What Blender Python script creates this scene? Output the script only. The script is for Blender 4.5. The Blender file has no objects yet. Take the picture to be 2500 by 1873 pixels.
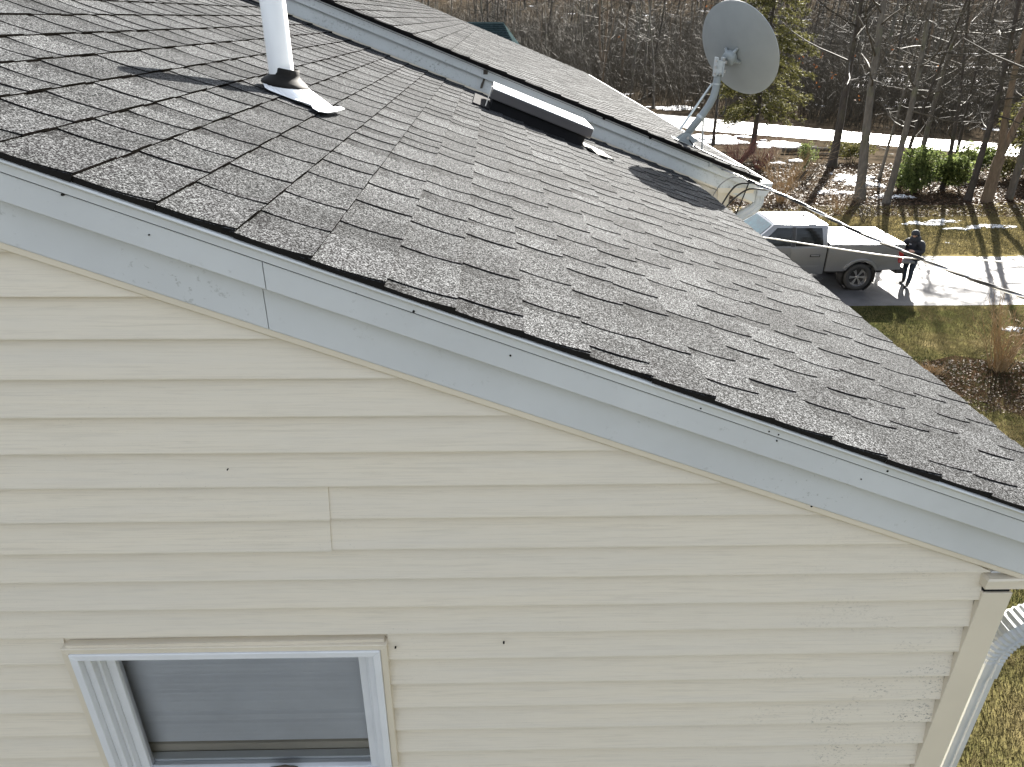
import bpy, bmesh, math, random
import numpy as np
from mathutils import Vector, Matrix, Quaternion
rnd = random.Random(11)
scene = bpy.context.scene
COL = scene.collection
HC = 7.7                                   # camera height above the driveway, metres

# ------------------------------------------------------------------ camera
FPX, PITCH, YAW, ROLL = 1767.46, math.radians(26.8303), math.radians(1.5747), math.radians(0.4359)
fw = Vector((math.sin(YAW)*math.cos(PITCH), math.cos(YAW)*math.cos(PITCH), -math.sin(PITCH)))
rt0 = Vector((math.cos(YAW), -math.sin(YAW), 0)); up0 = rt0.cross(fw)
rt = rt0*math.cos(ROLL) + up0*math.sin(ROLL); up = up0*math.cos(ROLL) - rt0*math.sin(ROLL)
cam = bpy.data.cameras.new('camera'); cam.sensor_width = 36; cam.lens = 36*FPX/2500; cam.clip_start = .05; cam.clip_end = 3000
camo = bpy.data.objects.new('camera', cam); COL.objects.link(camo)
camo.matrix_world = Matrix((( rt.x, up.x, -fw.x, 0), (rt.y, up.y, -fw.y, 0), (rt.z, up.z, -fw.z, HC), (0, 0, 0, 1)))
scene.camera = camo
scene.render.resolution_x, scene.render.resolution_y = 1024, 767
def ray(px, py):                           # photo pixel -> direction
    return rt*((px-1250)/FPX) - up*((py-936.5)/FPX) + fw
def gr(px, py, z=0.0):                     # photo pixel -> point on the ground
    v = ray(px, py); t = (z-HC)/v.z; return Vector((v.x*t, v.y*t, z))
def aty(px, py, Y):                        # photo pixel -> point on the plane y = Y
    v = ray(px, py); t = Y/v.y; return Vector((v.x*t, Y, v.z*t+HC))

# ------------------------------------------------------------------ world, sun, exposure
SUN_AZ, SUN_EL = math.radians(27.5), math.radians(26.8)
SUN = Vector((math.sin(SUN_AZ)*math.cos(SUN_EL), math.cos(SUN_AZ)*math.cos(SUN_EL), math.sin(SUN_EL)))
world = bpy.data.worlds.new('World'); scene.world = world; world.use_nodes = True
wn = world.node_tree.nodes; wl = world.node_tree.links
bg = wn['Background']
sky = wn.new('ShaderNodeTexSky'); sky.sky_type = 'NISHITA'; sky.sun_disc = False
sky.sun_elevation = SUN_EL; sky.sun_rotation = SUN_AZ; sky.air_density = 1.0; sky.dust_density = 1.6; sky.ozone_density = 1.0
hs = wn.new('ShaderNodeHueSaturation'); hs.inputs['Saturation'].default_value = .42
wl.new(sky.outputs[0], hs.inputs['Color']); wl.new(hs.outputs[0], bg.inputs[0]); bg.inputs[1].default_value = 0.059
sl = bpy.data.lights.new('sun', 'SUN'); sl.energy = 5.0; sl.angle = math.radians(.53); sl.color = (1, .95, .87)
slo = bpy.data.objects.new('sun', sl); COL.objects.link(slo); slo.rotation_euler = (-SUN).to_track_quat('-Z', 'Y').to_euler(); slo.location = (20, 40, 40)
scene.view_settings.view_transform = 'Standard'; scene.view_settings.look = 'None'; scene.view_settings.gamma = 1
scene.view_settings.use_curve_mapping = False
scene.view_settings.exposure = 2.95
scene.render.engine = 'CYCLES'
scene.cycles.use_denoising = True
scene.cycles.max_bounces = 6; scene.cycles.transparent_max_bounces = 12
scene.cycles.caustics_reflective = False; scene.cycles.caustics_refractive = False
scene.cycles.sample_clamp_indirect = 4

# ------------------------------------------------------------------ materials
class NT:
    def __init__(s, name):
        s.m = bpy.data.materials.new(name); s.m.use_nodes = True
        s.t = s.m.node_tree; s.b = s.t.nodes['Principled BSDF']; s.out = s.t.nodes['Material Output']
    def n(s, typ, **kw):
        x = s.t.nodes.new('ShaderNode'+typ)
        for k, v in kw.items(): setattr(x, k, v)
        return x
    def l(s, a, b): s.t.links.new(a, b)
    def val(s, sock, v):
        if isinstance(v, (int, float, tuple, list)): sock.default_value = v if not isinstance(v, (tuple, list)) or len(v) != 3 or len(sock.default_value) == 3 else (*v, 1)
        else: s.l(v, sock)
    def pos(s, sc=(1, 1, 1)):
        g = s.n('NewGeometry'); mp = s.n('Mapping'); mp.inputs['Scale'].default_value = sc
        s.l(g.outputs['Position'], mp.inputs['Vector']); return mp.outputs[0]
    def obj(s, sc=(1, 1, 1)):
        g = s.n('TexCoord'); mp = s.n('Mapping'); mp.inputs['Scale'].default_value = sc
        s.l(g.outputs['Object'], mp.inputs['Vector']); return mp.outputs[0]
    def noise(s, vec, scale, detail=4, rough=.55, dist=0):
        x = s.n('TexNoise'); x.inputs['Scale'].default_value = scale; x.inputs['Detail'].default_value = detail
        x.inputs['Roughness'].default_value = rough; x.inputs['Distortion'].default_value = dist; s.l(vec, x.inputs['Vector']); return x.outputs['Fac']
    def vor(s, vec, scale):
        x = s.n('TexVoronoi'); x.inputs['Scale'].default_value = scale; s.l(vec, x.inputs['Vector'])
        sp = s.n('SeparateColor'); s.l(x.outputs['Color'], sp.inputs[0]); return sp.outputs
    def ramp(s, fac, stops, interp='LINEAR'):
        x = s.n('ValToRGB'); s.l(fac, x.inputs[0]); e = x.color_ramp.elements; x.color_ramp.interpolation = interp
        while len(e) < len(stops): e.new(.5)
        for i, (p, c) in enumerate(stops):
            e[i].position = p; e[i].color = (c, c, c, 1) if isinstance(c, (int, float)) else (*c, 1)
        return x.outputs[0]
    def mix(s, fac, a, b, blend='MIX'):
        x = s.n('Mix'); x.data_type = 'RGBA'; x.blend_type = blend
        s.val(x.inputs[0], fac); s.val(x.inputs[6], a); s.val(x.inputs[7], b); return x.outputs[2]
    def math(s, op, a, b=None, clamp=False):
        x = s.n('Math', operation=op); x.use_clamp = clamp; s.val(x.inputs[0], a)
        if b is not None: s.val(x.inputs[1], b)
        return x.outputs[0]
    def attr(s, name):
        x = s.n('Attribute'); x.attribute_name = name; return x.outputs['Fac']
    def bump(s, h, strength=.3, dist=.01):
        x = s.n('Bump'); x.inputs['Strength'].default_value = strength; x.inputs['Distance'].default_value = dist
        s.l(h, x.inputs['Height']); s.l(x.outputs[0], s.b.inputs['Normal'])
    def set(s, **kw):
        for k, v in kw.items(): s.val(s.b.inputs[{'base': 'Base Color', 'rough': 'Roughness', 'metal': 'Metallic', 'spec': 'Specular IOR Level', 'coat': 'Coat Weight', 'alpha': 'Alpha', 'trans': 'Transmission Weight'}[k]], v)
        return s.m
MAT = {}
def plain(name, base, rough=.6, metal=0, spec=.5, var=.12, vs=6.0, bump=0, coat=0):
    k = NT(name); nz = k.noise(k.pos(), vs, 5)
    c = k.mix(k.ramp(nz, [(.3, 0.0), (.7, 1.0)]), tuple(x*(1-var) for x in base), tuple(min(1, x*(1+var)) for x in base))
    if bump: k.bump(k.noise(k.pos(), vs*8, 4), bump, .004)
    MAT[name] = k.set(base=c, rough=rough, metal=metal, spec=spec, coat=coat); return MAT[name]

def m_shingle(name, lo, hi, fine):
    k = NT(name); p = k.pos()
    v = k.vor(p, fine)
    grain = k.ramp(v[0], [(0, lo*.3), (.4, lo), (.7, lo*.5+hi*.4), (1, hi*1.15)])
    v2 = k.noise(p, fine*.33, 2)
    grain = k.mix(1.0, grain, k.ramp(v2, [(.25, .86), (.75, 1.14)]), 'MULTIPLY')
    big = k.ramp(k.noise(p, 2.2, 5), [(.25, .80), (.75, 1.2)])
    c = k.mix(1.0, grain, big, 'MULTIPLY')
    t = k.attr('tone'); tc = k.n('CombineColor'); [k.l(t, tc.inputs[i]) for i in range(3)]
    c = k.mix(1.0, c, tc.outputs[0], 'MULTIPLY')
    c = k.mix(1.0, c, (.965, 1.0, 1.035), 'MULTIPLY')
    k.bump(v[1], .5, .0018)
    MAT[name] = k.set(base=c, rough=.9, spec=.02)
m_shingle('shingle', .010, .118, 380)
m_shingle('shingle_far', .029, .105, 190)
plain('asphalt_edge', (.010, .009, .008), .9, spec=.2)
plain('shingle_butt', (.005, .0046, .004), .9, spec=0, vs=40, var=.5)
def m_siding(name, base, dirt):
    k = NT(name); p = k.pos((2.2, 1, 75))
    g1 = k.noise(p, 2.0, 8, .7, .6); g2 = k.noise(k.pos((.7, 1, 9)), 2.2, 4)
    c = k.mix(k.ramp(g1, [(.36, 1.0), (.52, 0.0)]), base, tuple(x*.88 for x in base))
    c = k.mix(k.ramp(g2, [(.35, 0.0), (.75, .55)]), c, tuple(x*y for x, y in zip(base, (.90, .93, 1.0))))
    if dirt:
        sx = k.n('SeparateXYZ'); k.l(k.pos(), sx.inputs[0])
        near = k.n('MapRange'); near.inputs[1].default_value = .55; near.inputs[2].default_value = 1.36; k.l(sx.outputs[0], near.inputs[0])
        low = k.n('MapRange'); low.inputs[1].default_value = HC-1.0; low.inputs[2].default_value = HC-1.9; k.l(sx.outputs[2], low.inputs[0])
        big = k.ramp(k.noise(k.pos((4, 1, 7)), 1.6, 3), [(.48, 0.0), (.66, 1.0)])
        sp = k.ramp(k.noise(k.pos((40, 40, 75)), 2.2, 6, .75), [(.55, 0.0), (.63, 1.0)])
        f = k.math('MULTIPLY', k.math('MULTIPLY', near.outputs[0], low.outputs[0]), k.math('MULTIPLY', big, sp))
        sp2 = k.math('MULTIPLY', k.ramp(k.noise(k.pos((60, 30, 130)), 2.0, 4, .7), [(.63, 0.0), (.68, 1.0)]), k.ramp(k.noise(k.pos((1.1, 1, 2)), 1.5, 3), [(.5, 0.0), (.68, .3)]))
        c = k.mix(k.math('MULTIPLY', f, .9), c, (.06, .06, .06)); c = k.mix(sp2, c, (.2, .2, .2))
    k.bump(g1, .35, .002)
    MAT[name] = k.set(base=c, rough=.5, spec=.35)
m_siding('siding', (.715, .65, .53), True)
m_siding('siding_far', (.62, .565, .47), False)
plain('beige_trim', (.67, .605, .485), .5, var=.05, vs=3)
def m_fascia(name, base, amount, th):
    k = NT(name); p = k.pos()
    sp = k.ramp(k.noise(p, 55, 6, .75), [(th, 0.0), (th+.05, 1.0)])
    big = k.ramp(k.noise(p, 4.5, 3), [(.42, 0.0), (.68, 1.0)])
    f = k.math('MULTIPLY', k.math('MULTIPLY', sp, big), amount)
    soft = k.ramp(k.noise(p, 2.6, 5), [(.3, .90), (.7, 1.04)])
    c = k.mix(f, base, (.16, .17, .14)); c = k.mix(1.0, c, soft, 'MULTIPLY')
    k.bump(k.noise(k.pos((1, 1, 1)), 5, 2), .25, .012)
    MAT[name] = k.set(base=c, rough=.42, spec=.4)
m_fascia('fascia', (.58, .60, .605), .45, .60)
m_fascia('fascia_far', (.57, .59, .58), .8, .56)
plain('drip_metal', (.60, .62, .625), .22, var=.05, vs=5, spec=.6)
plain('white_metal', (.72, .74, .75), .28, var=.04, vs=4, spec=.5)
plain('gutter_metal', (.43, .455, .47), .4, var=.08, vs=12, spec=.35)
plain('pvc', (.80, .81, .80), .32, var=.03, vs=5)
plain('rubber', (.013, .012, .0105), .7, var=.35, vs=22, spec=.15)
plain('flashing_white', (.80, .81, .82), .45, var=.05, vs=9)
plain('flashing_cream', (.72, .68, .60), .6, var=.15, vs=14)
plain('skylight_brown', (.05, .046, .048), .38, var=.1)
plain('black_curb', (.014, .014, .015), .9, spec=.05)
plain('dark_void', (.006, .006, .006), .9)
plain('vinyl_white', (.70, .715, .73), .35, var=.04, vs=7)
plain('shade_cloth', (.76, .76, .78), .8, var=.05, vs=7)
plain('shade_rail', (.48, .43, .36), .7)
plain('dead_leaf', (.10, .07, .05), .8, var=.4, vs=60, bump=.6)
plain('mast_grey', (.24, .265, .27), .5, var=.06, vs=5, spec=.4)
plain('dish_grey', (.235, .25, .25), .5, var=.06, vs=5, spec=.45)
plain('galvanised', (.42, .45, .46), .42, metal=.55, var=.15, vs=30)
plain('bolt', (.6, .6, .6), .3, metal=.9)
plain('cable_black', (.012, .012, .013), .45)
plain('cable_grey', (.22, .22, .22), .6)
plain('wire_bright', (.62, .63, .64), .3, metal=.9)
plain('wire_white', (.60, .60, .58), .5)
def m_glass(name, tint, rough=.02, body=.12):
    k = NT(name); tr = k.n('BsdfTransparent'); tr.inputs[0].default_value = (*tint, 1)
    gl = k.n('BsdfGlossy'); gl.inputs['Roughness'].default_value = rough
    fr = k.n('Fresnel'); fr.inputs[0].default_value = 1.5
    mx = k.n('MixShader'); k.l(k.math('ADD', fr.outputs[0], body, True), mx.inputs[0]); k.l(tr.outputs[0], mx.inputs[1]); k.l(gl.outputs[0], mx.inputs[2])
    k.l(mx.outputs[0], k.out.inputs[0]); MAT[name] = k.m
m_glass('pane', (.93, .95, .95), .03, .05)
m_glass('skylight_glass', (.10, .11, .11), .16, .42)
plain('car_glass', (.006, .008, .009), .06, spec=.4, var=.3, vs=3)
plain('windscreen', (.008, .04, .05), .08, spec=.3, var=.5, vs=4)
# ground materials
def m_ground(name, cols, scale, snow=0.0, snow_scale=.25, rough=.9):
    k = NT(name); p = k.pos()
    a = k.noise(p, scale, 8, .65); b = k.noise(p, scale*7, 5, .7)
    c = k.ramp(a, [(.28+.44*i/(len(cols)-1), q) for i, q in enumerate(cols)])
    c = k.mix(1.0, c, k.ramp(b, [(.25, .55), (.75, 1.45)]), 'MULTIPLY')
    if snow:
        s = k.noise(p, snow_scale, 7, .62)
        f = k.ramp(s, [(snow, 0.0), (snow+.025, 1.0)])
        f = k.math('MULTIPLY', f, k.ramp(k.noise(p, 9, 3), [(.36, 0.0), (.46, 1.0)]))
        c = k.mix(f, c, (.78, .80, .84))
    k.bump(b, .8, .05)
    MAT[name] = k.set(base=c, rough=rough, spec=.0)
m_ground('litter', [(.014, .012, .009), (.028, .023, .017), (.052, .041, .030), (.026, .027, .016)], .8, .64, .16)
m_ground('lawn', [(.020, .023, .008), (.040, .041, .015), (.074, .064, .028), (.12, .097, .05)], .55)
m_ground('verge', [(.064, .053, .02), (.105, .086, .037), (.145, .12, .058)], .5, .64, .5)
m_ground('mulch', [(.016, .010, .007), (.035, .022, .014), (.065, .04, .026)], 1.6)
def m_asphalt(name, lo, hi, r0, r1, snow):
    k = NT(name); p = k.pos()
    a = k.noise(p, 1.1, 6, .6); b = k.noise(p, 60, 3)
    c = k.mix(k.ramp(a, [(.3, 0.0), (.7, 1.0)]), lo, hi); c = k.mix(1.0, c, k.ramp(b, [(.3, .75), (.7, 1.25)]), 'MULTIPLY')
    wet = k.noise(p, .45, 5, .6)
    if snow:
        f = k.ramp(k.noise(k.pos((.35, 1.3, 1)), .8, 6, .6), [(snow, 0.0), (snow+.05, 1.0)]); c = k.mix(f, c, (.66, .68, .72))
    k.bump(b, .25, .006)
    MAT[name] = k.set(base=c, rough=k.ramp(wet, [(.3, r0), (.7, r1)]), spec=.4)
m_asphalt('driveway', (.035, .035, .038), (.075, .075, .08), .50, .85, .64)
m_asphalt('street', (.08, .08, .083), (.13, .13, .13), .36, .5, .58)
k = NT('snow'); c = k.mix(k.ramp(k.noise(k.pos(), 7, 5, .7), [(.52, 0.0), (.62, 1.0)]), (.62, .64, .67), (.30, .26, .21)); k.bump(k.noise(k.pos(), 6, 4), .6, .03); MAT['snow'] = k.set(base=c, rough=.7, spec=.2)
plain('roof_teal', (.020, .030, .032), .9, var=.35, vs=5, spec=0)
plain('concrete', (.32, .31, .29), .85)
plain('log_wood', (.07, .058, .045), .9, var=.5, vs=8)
def m_bark(name, a, b, moss):
    k = NT(name); p = k.obj((1, 1, .25)); n1 = k.noise(p, 9, 6, .7)
    c = k.mix(k.ramp(n1, [(.3, 0.0), (.7, 1.0)]), a, b)
    if moss: c = k.mix(k.math('MULTIPLY', k.ramp(k.noise(k.obj(), 1.3, 5), [(.5, 0.0), (.66, 1.0)]), moss), c, (.085, .095, .035))
    k.bump(n1, .7, .03)
    MAT[name] = k.set(base=c, rough=.85, spec=.3)
m_bark('bark_grey', (.055, .048, .040), (.125, .112, .095), .45)
m_bark('bark_dark', (.022, .018, .015), (.06, .05, .042), .2)
m_bark('bark_tan', (.085, .06, .04), (.17, .125, .085), .15)
plain('twig', (.054, .046, .034), .75, var=.4, vs=3, spec=.2)
plain('twig_dark', (.036, .031, .024), .75, var=.4, vs=3, spec=.2)
plain('twig_red', (.13, .045, .032), .7, var=.3, vs=3)
plain('twig_tan', (.24, .165, .085), .7, var=.3, vs=3)
def m_leaf(name, a, b, tr=.35):
    k = NT(name); t = k.attr('tone'); c = k.mix(t, a, b)
    tl = k.n('BsdfTranslucent'); k.l(c, tl.inputs[0]); mx = k.n('MixShader'); mx.inputs[0].default_value = tr
    k.l(k.b.outputs[0], mx.inputs[1]); k.l(tl.outputs[0], mx.inputs[2]); k.l(mx.outputs[0], k.out.inputs[0])
    MAT[name] = k.set(base=c, rough=.65, spec=.12)
m_leaf('needles', (.036, .038, .012), (.135, .128, .045))
m_leaf('evergreen', (.04, .058, .018), (.15, .18, .06), .5)
m_leaf('brown_leaf', (.10, .032, .01), (.20, .075, .02))
m_leaf('litter_leaf', (.02, .013, .008), (.085, .052, .032), .15)
m_leaf('grass', (.022, .028, .009), (.13, .106, .052), .3)
# vehicle, person
def m_paint(name, base, metal, rough):
    k = NT(name); v = k.vor(k.obj(), 900)
    c = k.mix(1.0, base, k.ramp(v[0], [(0, .9), (1, 1.1)]), 'MULTIPLY')
    MAT[name] = k.set(base=c, metal=metal, rough=rough, coat=.8); k.b.inputs['Coat Roughness'].default_value = .06
m_paint('silver_paint', (.175, .18, .19), .5, .36)
plain('black_plastic', (.015, .015, .016), .5)
plain('tyre', (.018, .018, .018), .8)
plain('rim_silver', (.42, .42, .43), .3, metal=.8)
plain('tonneau', (.10, .10, .105), .33, spec=.6)
plain('lamp_red', (.20, .010, .014), .15, var=.05)
plain('lamp_clear', (.75, .6, .6), .15)
plain('tailgate_inner', (.20, .20, .20), .45)
plain('chrome', (.7, .7, .7), .12, metal=1)
plain('seat_dark', (.03, .03, .03), .8)
plain('jacket', (.006, .008, .013), .75, var=.4, vs=14)
plain('jeans', (.013, .022, .036), .85, var=.3, vs=25)
plain('boots', (.014, .012, .011), .6)
plain('skin', (.42, .26, .19), .55)
plain('print_grey', (.35, .37, .4), .7)
plain('controller', (.09, .09, .095), .4)

# ------------------------------------------------------------------ mesh helpers
class MB:
    def __init__(s): s.v = []; s.f = []; s.m = []; s.t = []
    def add(s, verts, faces, mi=0, tone=1.0):
        o = len(s.v); s.v.extend([tuple(p) for p in verts])
        for f in faces: s.f.append(tuple(i+o for i in f)); s.m.append(mi); s.t.append(tone)
    def quad(s, a, b, c, d, mi=0, tone=1.0): s.add((a, b, c, d), ((0, 1, 2, 3),), mi, tone)
    def box(s, x0, x1, y0, y1, z0, z1, mi=0, tone=1.0):
        s.add([(x0, y0, z0), (x1, y0, z0), (x1, y1, z0), (x0, y1, z0), (x0, y0, z1), (x1, y0, z1), (x1, y1, z1), (x0, y1, z1)],
              [(3, 2, 1, 0), (4, 5, 6, 7), (0, 1, 5, 4), (1, 2, 6, 5), (2, 3, 7, 6), (3, 0, 4, 7)], mi, tone)
    def prism(s, poly, vec, mi=0, tone=1.0, caps=True):   # poly: 3-D points, extruded along vec
        n = len(poly); P = [Vector(p) for p in poly]; V = Vector(vec)
        f = [(i, (i+1) % n, n+(i+1) % n, n+i) for i in range(n)]
        if caps: f += [tuple(range(n-1, -1, -1)), tuple(range(n, 2*n))]
        s.add(P+[p+V for p in P], f, mi, tone)
    def tube(s, pts, rads, k=8, mi=0, tone=1.0, cap=True, flat=None):
        P = [Vector(p) for p in pts]; n = len(P); o = len(s.v)
        if not isinstance(rads, (list, tuple)): rads = [rads]*n
        d0 = (P[1]-P[0]).normalized(); ref = Vector((0, 0, 1)) if abs(d0.z) < .9 else Vector((1, 0, 0))
        a = d0.cross(ref).normalized()
        for i in range(n):
            d = (P[min(i+1, n-1)]-P[max(i-1, 0)]).normalized()
            a = (a-d*a.dot(d)).normalized(); b = d.cross(a)
            for j in range(k):
                an = 2*math.pi*j/k
                s.v.append(tuple(P[i]+(a*math.cos(an)+b*math.sin(an))*rads[i]))
        for i in range(n-1):
            for j in range(k):
                q = (j+1) % k
                s.f.append((o+i*k+j, o+i*k+q, o+(i+1)*k+q, o+(i+1)*k+j)); s.m.append(mi); s.t.append(tone)
        if cap and k > 2:
            s.f.append(tuple(o+j for j in range(k-1, -1, -1))); s.m.append(mi); s.t.append(tone)
            s.f.append(tuple(o+(n-1)*k+j for j in range(k))); s.m.append(mi); s.t.append(tone)
    def lathe(s, prof, k, M, mi=0, tone=1.0):       # prof: (r, z) pairs; M: 4x4 matrix
        o = len(s.v); n = len(prof)
        for r, z in prof:
            for j in range(k):
                a = 2*math.pi*j/k; s.v.append(tuple(M @ Vector((r*math.cos(a), r*math.sin(a), z))))
        for i in range(n-1):
            for j in range(k):
                q = (j+1) % k
                s.f.append((o+i*k+j, o+i*k+q, o+(i+1)*k+q, o+(i+1)*k+j)); s.m.append(mi); s.t.append(tone)
    def build(s, name, mats, parent=None, smooth=False, tone=False, loc=None):
        me = bpy.data.meshes.new(name); me.from_pydata(s.v, [], s.f)
        if not isinstance(mats, (list, tuple)): mats = [mats]
        for m in mats: me.materials.append(MAT[m])
        if len(mats) > 1: me.polygons.foreach_set('material_index', s.m)
        if smooth: me.polygons.foreach_set('use_smooth', [True]*len(s.f))
        if tone: me.attributes.new('tone', 'FLOAT', 'FACE').data.foreach_set('value', s.t)
        me.update()
        o = bpy.data.objects.new(name, me); COL.objects.link(o)
        if parent: o.parent = parent; o.matrix_parent_inverse = parent.matrix_world.inverted() if False else Matrix()
        if loc: o.location = loc
        return o
def bevel(o, w, seg=2):
    bm = bmesh.new(); bm.from_mesh(o.data)
    bmesh.ops.remove_doubles(bm, verts=bm.verts, dist=1e-5); bmesh.ops.recalc_face_normals(bm, faces=bm.faces)
    ed = [e for e in bm.edges if len(e.link_faces) == 2 and e.calc_face_angle(0) > .35]
    bmesh.ops.bevel(bm, geom=ed, offset=w, segments=seg, profile=.6, affect='EDGES', clamp_overlap=True)
    bm.to_mesh(o.data); bm.free(); return o
def smooth_by_angle(o, ang=.6):
    me = o.data; me.polygons.foreach_set('use_smooth', [True]*len(me.polygons))
    bm = bmesh.new(); bm.from_mesh(me)
    for e in bm.edges: e.smooth = len(e.link_faces) == 2 and e.calc_face_angle(0) < ang
    bm.to_mesh(me); bm.free(); return o
def empty(name, loc=(0, 0, 0), rz=0, parent=None):
    o = bpy.data.objects.new(name, None); COL.objects.link(o); o.location = loc; o.rotation_euler = (0, 0, rz)
    if parent: o.parent = parent
    return o
def tag(o, label=None, cat=None, group=None, kind=None):
    if label: o['label'] = label
    if cat: o['category'] = cat
    if group: o['group'] = group
    if kind: o['kind'] = kind
    return o
def copy_tree(o, parent=None):
    c = o.copy(); COL.objects.link(c); c.parent = parent
    for ch in o.children: copy_tree(ch, c)
    return c

# ================================================================== SETTING: ground, lawn, drive, street
def sheet(name, pts, z, mat, thick=0.0, sub=0):
    mb = MB(); n = len(pts)
    mb.add([(x, y, z) for x, y in pts], [tuple(range(n))])
    o = mb.build(name, mat); o['kind'] = 'structure'; return o
def strip(name, A, B, z, mat):           # two polylines of equal length
    mb = MB()
    for i in range(len(A)-1): mb.quad((*A[i], z), (*A[i+1], z), (*B[i+1], z), (*B[i], z))
    o = mb.build(name, mat); o['kind'] = 'structure'; return o
# ground with a low wooded rise far behind
mb = MB(); nx, ny = 60, 60
def gz(x, y):
    d = max(0, y-150); return -.05 + 62*(1-math.exp(-(d/260)**2)) + (0 if y < 100 else .35*math.sin(x*.05)*math.sin(y*.04))
for j in range(ny+1):
    for i in range(nx+1):
        x = -400+1100*i/nx; y = -150+900*j/ny; mb.v.append((x, y, gz(x, y)))
for j in range(ny):
    for i in range(nx):
        a = j*(nx+1)+i; mb.f.append((a, a+1, a+nx+2, a+nx+1)); mb.m.append(0); mb.t.append(1)
ground = mb.build('ground', 'litter', smooth=True); ground['kind'] = 'structure'
sheet('lawn', [(-30, -14), (45, -14), (45, 20.6), (14, 20.45), (-30, 20.3)], -.006, 'lawn')
def wav(x, f, a): return a*math.sin(x*f)+a*.6*math.sin(x*f*2.3+1)
xs = [-20+2*i for i in range(41)]
strip('driveway', [(x, 20.3+.10*wav(x, .5, .5)) for x in xs], [(x, 25.6-.04*(x-10)+.12*wav(x, .4, .6)) for x in xs], .006, 'driveway')
strip('verge', [(x, 25.5-.04*(x-10)+.1*wav(x, .3, 1)) for x in xs], [(x, 33.4+.5*wav(x, .33, 1)) for x in xs], 0.0, 'verge')
st = [(1560, 274, 289), (1702, 286, 318), (1880, 303, 331), (2068, 320, 346), (2280, 338, 364), (2500, 354, 383), (2760, 374, 408), (3100, 396, 440)]
strip('street', [gr(p, b).xy for p, a, b in st], [gr(p, a).xy for p, a, b in st], -.02, 'street')
# snow lying in patches
def snow_patch(cx, cy, rx, ry, seed, rot=0.0):
    r = random.Random(seed); mb = MB(); z = gz(cx, cy) if cy > 66 else 0; nb = 26
    for b_ in range(nb):
        u, a0 = r.random()**.6, r.uniform(0, 6.283); bx, by = cx+rx*u*math.cos(a0), cy+ry*u*math.sin(a0)
        s_ = r.uniform(.10, .42)*(1.15-u*.6); n = 13; ph = [r.uniform(0, 6.3) for _ in range(3)]; hz = .008+.0011*b_+.012*(1-u); ring = []
        for i in range(n):
            a = 2*math.pi*i/n; q = 1+.3*math.sin(2*a+ph[0])+.22*math.sin(3*a+ph[1])+.14*math.sin(5*a+ph[2])
            ring.append((bx+rx*s_*q*math.cos(a), by+ry*s_*q*math.sin(a)))
        inner = [(bx+(x-bx)*.72, by+(y-by)*.72, z+hz) for x, y in ring]
        mb.add([(x, y, z-.03) for x, y in ring]+inner, [(i, (i+1) % n, n+(i+1) % n, n+i) for i in range(n)]+[tuple(range(n, 2*n))])
    o = mb.build('snow_patch', 'snow'); o['kind'] = 'structure'
for i, (px, py, rx, ry) in enumerate([(2085, 438, 1.3, 1.9), (2060, 470, 1.2, .6), (2250, 547, 1.0, .35), (2300, 541, .9, .3), (2420, 555, 1.1, .4), (2340, 560, .6, .25), (2180, 480, 1.2, .5), (1900, 352, 2.0, 1.6), (1760, 340, 3, 2.5),
        (1950, 392, .6, .5), (2470, 805, .35, .18)]):
    p = gr(px, py); snow_patch(p.x, p.y, rx, ry, 50+i)
for i, (px, py, rx, ry) in enumerate([(2190, 192, 6, 7), (2250, 212, 10, 7), (2420, 213, 9, 6), (2480, 205, 8, 8), (2330, 166, 12, 4), (2440, 168, 12, 3), (2300, 118, 22, 4), (2390, 120, 26, 4), (2470, 124, 18, 4), (2440, 141, 18, 3), (2200, 245, 3, 3), (2290, 250, 5, 2.4), (1650, 262, 3, 2)]):
    p = gr(px, py); snow_patch(p.x, p.y, rx, ry, 80+i)

# ================================================================== HOUSE
S_ = .376; AL = math.atan(S_); CA, SA = math.cos(AL), math.sin(AL)
A1, A2 = HC-.5825, HC-.355               # roof heights at x = 0, near wing and main block
D = 1.5                                  # gable wall plane
Y0, Y1 = 1.432, 6.245
XE1, XE2, XR = 1.655, 2.28, -3.0         # eaves, ridge
def RP(w, y, h, A): return Vector((w*CA+h*SA, y, A-w*SA+h*CA))
def rz(x, A): return A - S_*abs(x-XR) + S_*(-XR)*1.0 if False else A - S_*x if x >= XR else A - S_*(2*XR-x)
house = tag(empty('house', (0, 0, 0)), 'cream vinyl sided house with grey shingled gable roofs and white rake trim', 'house')

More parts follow.
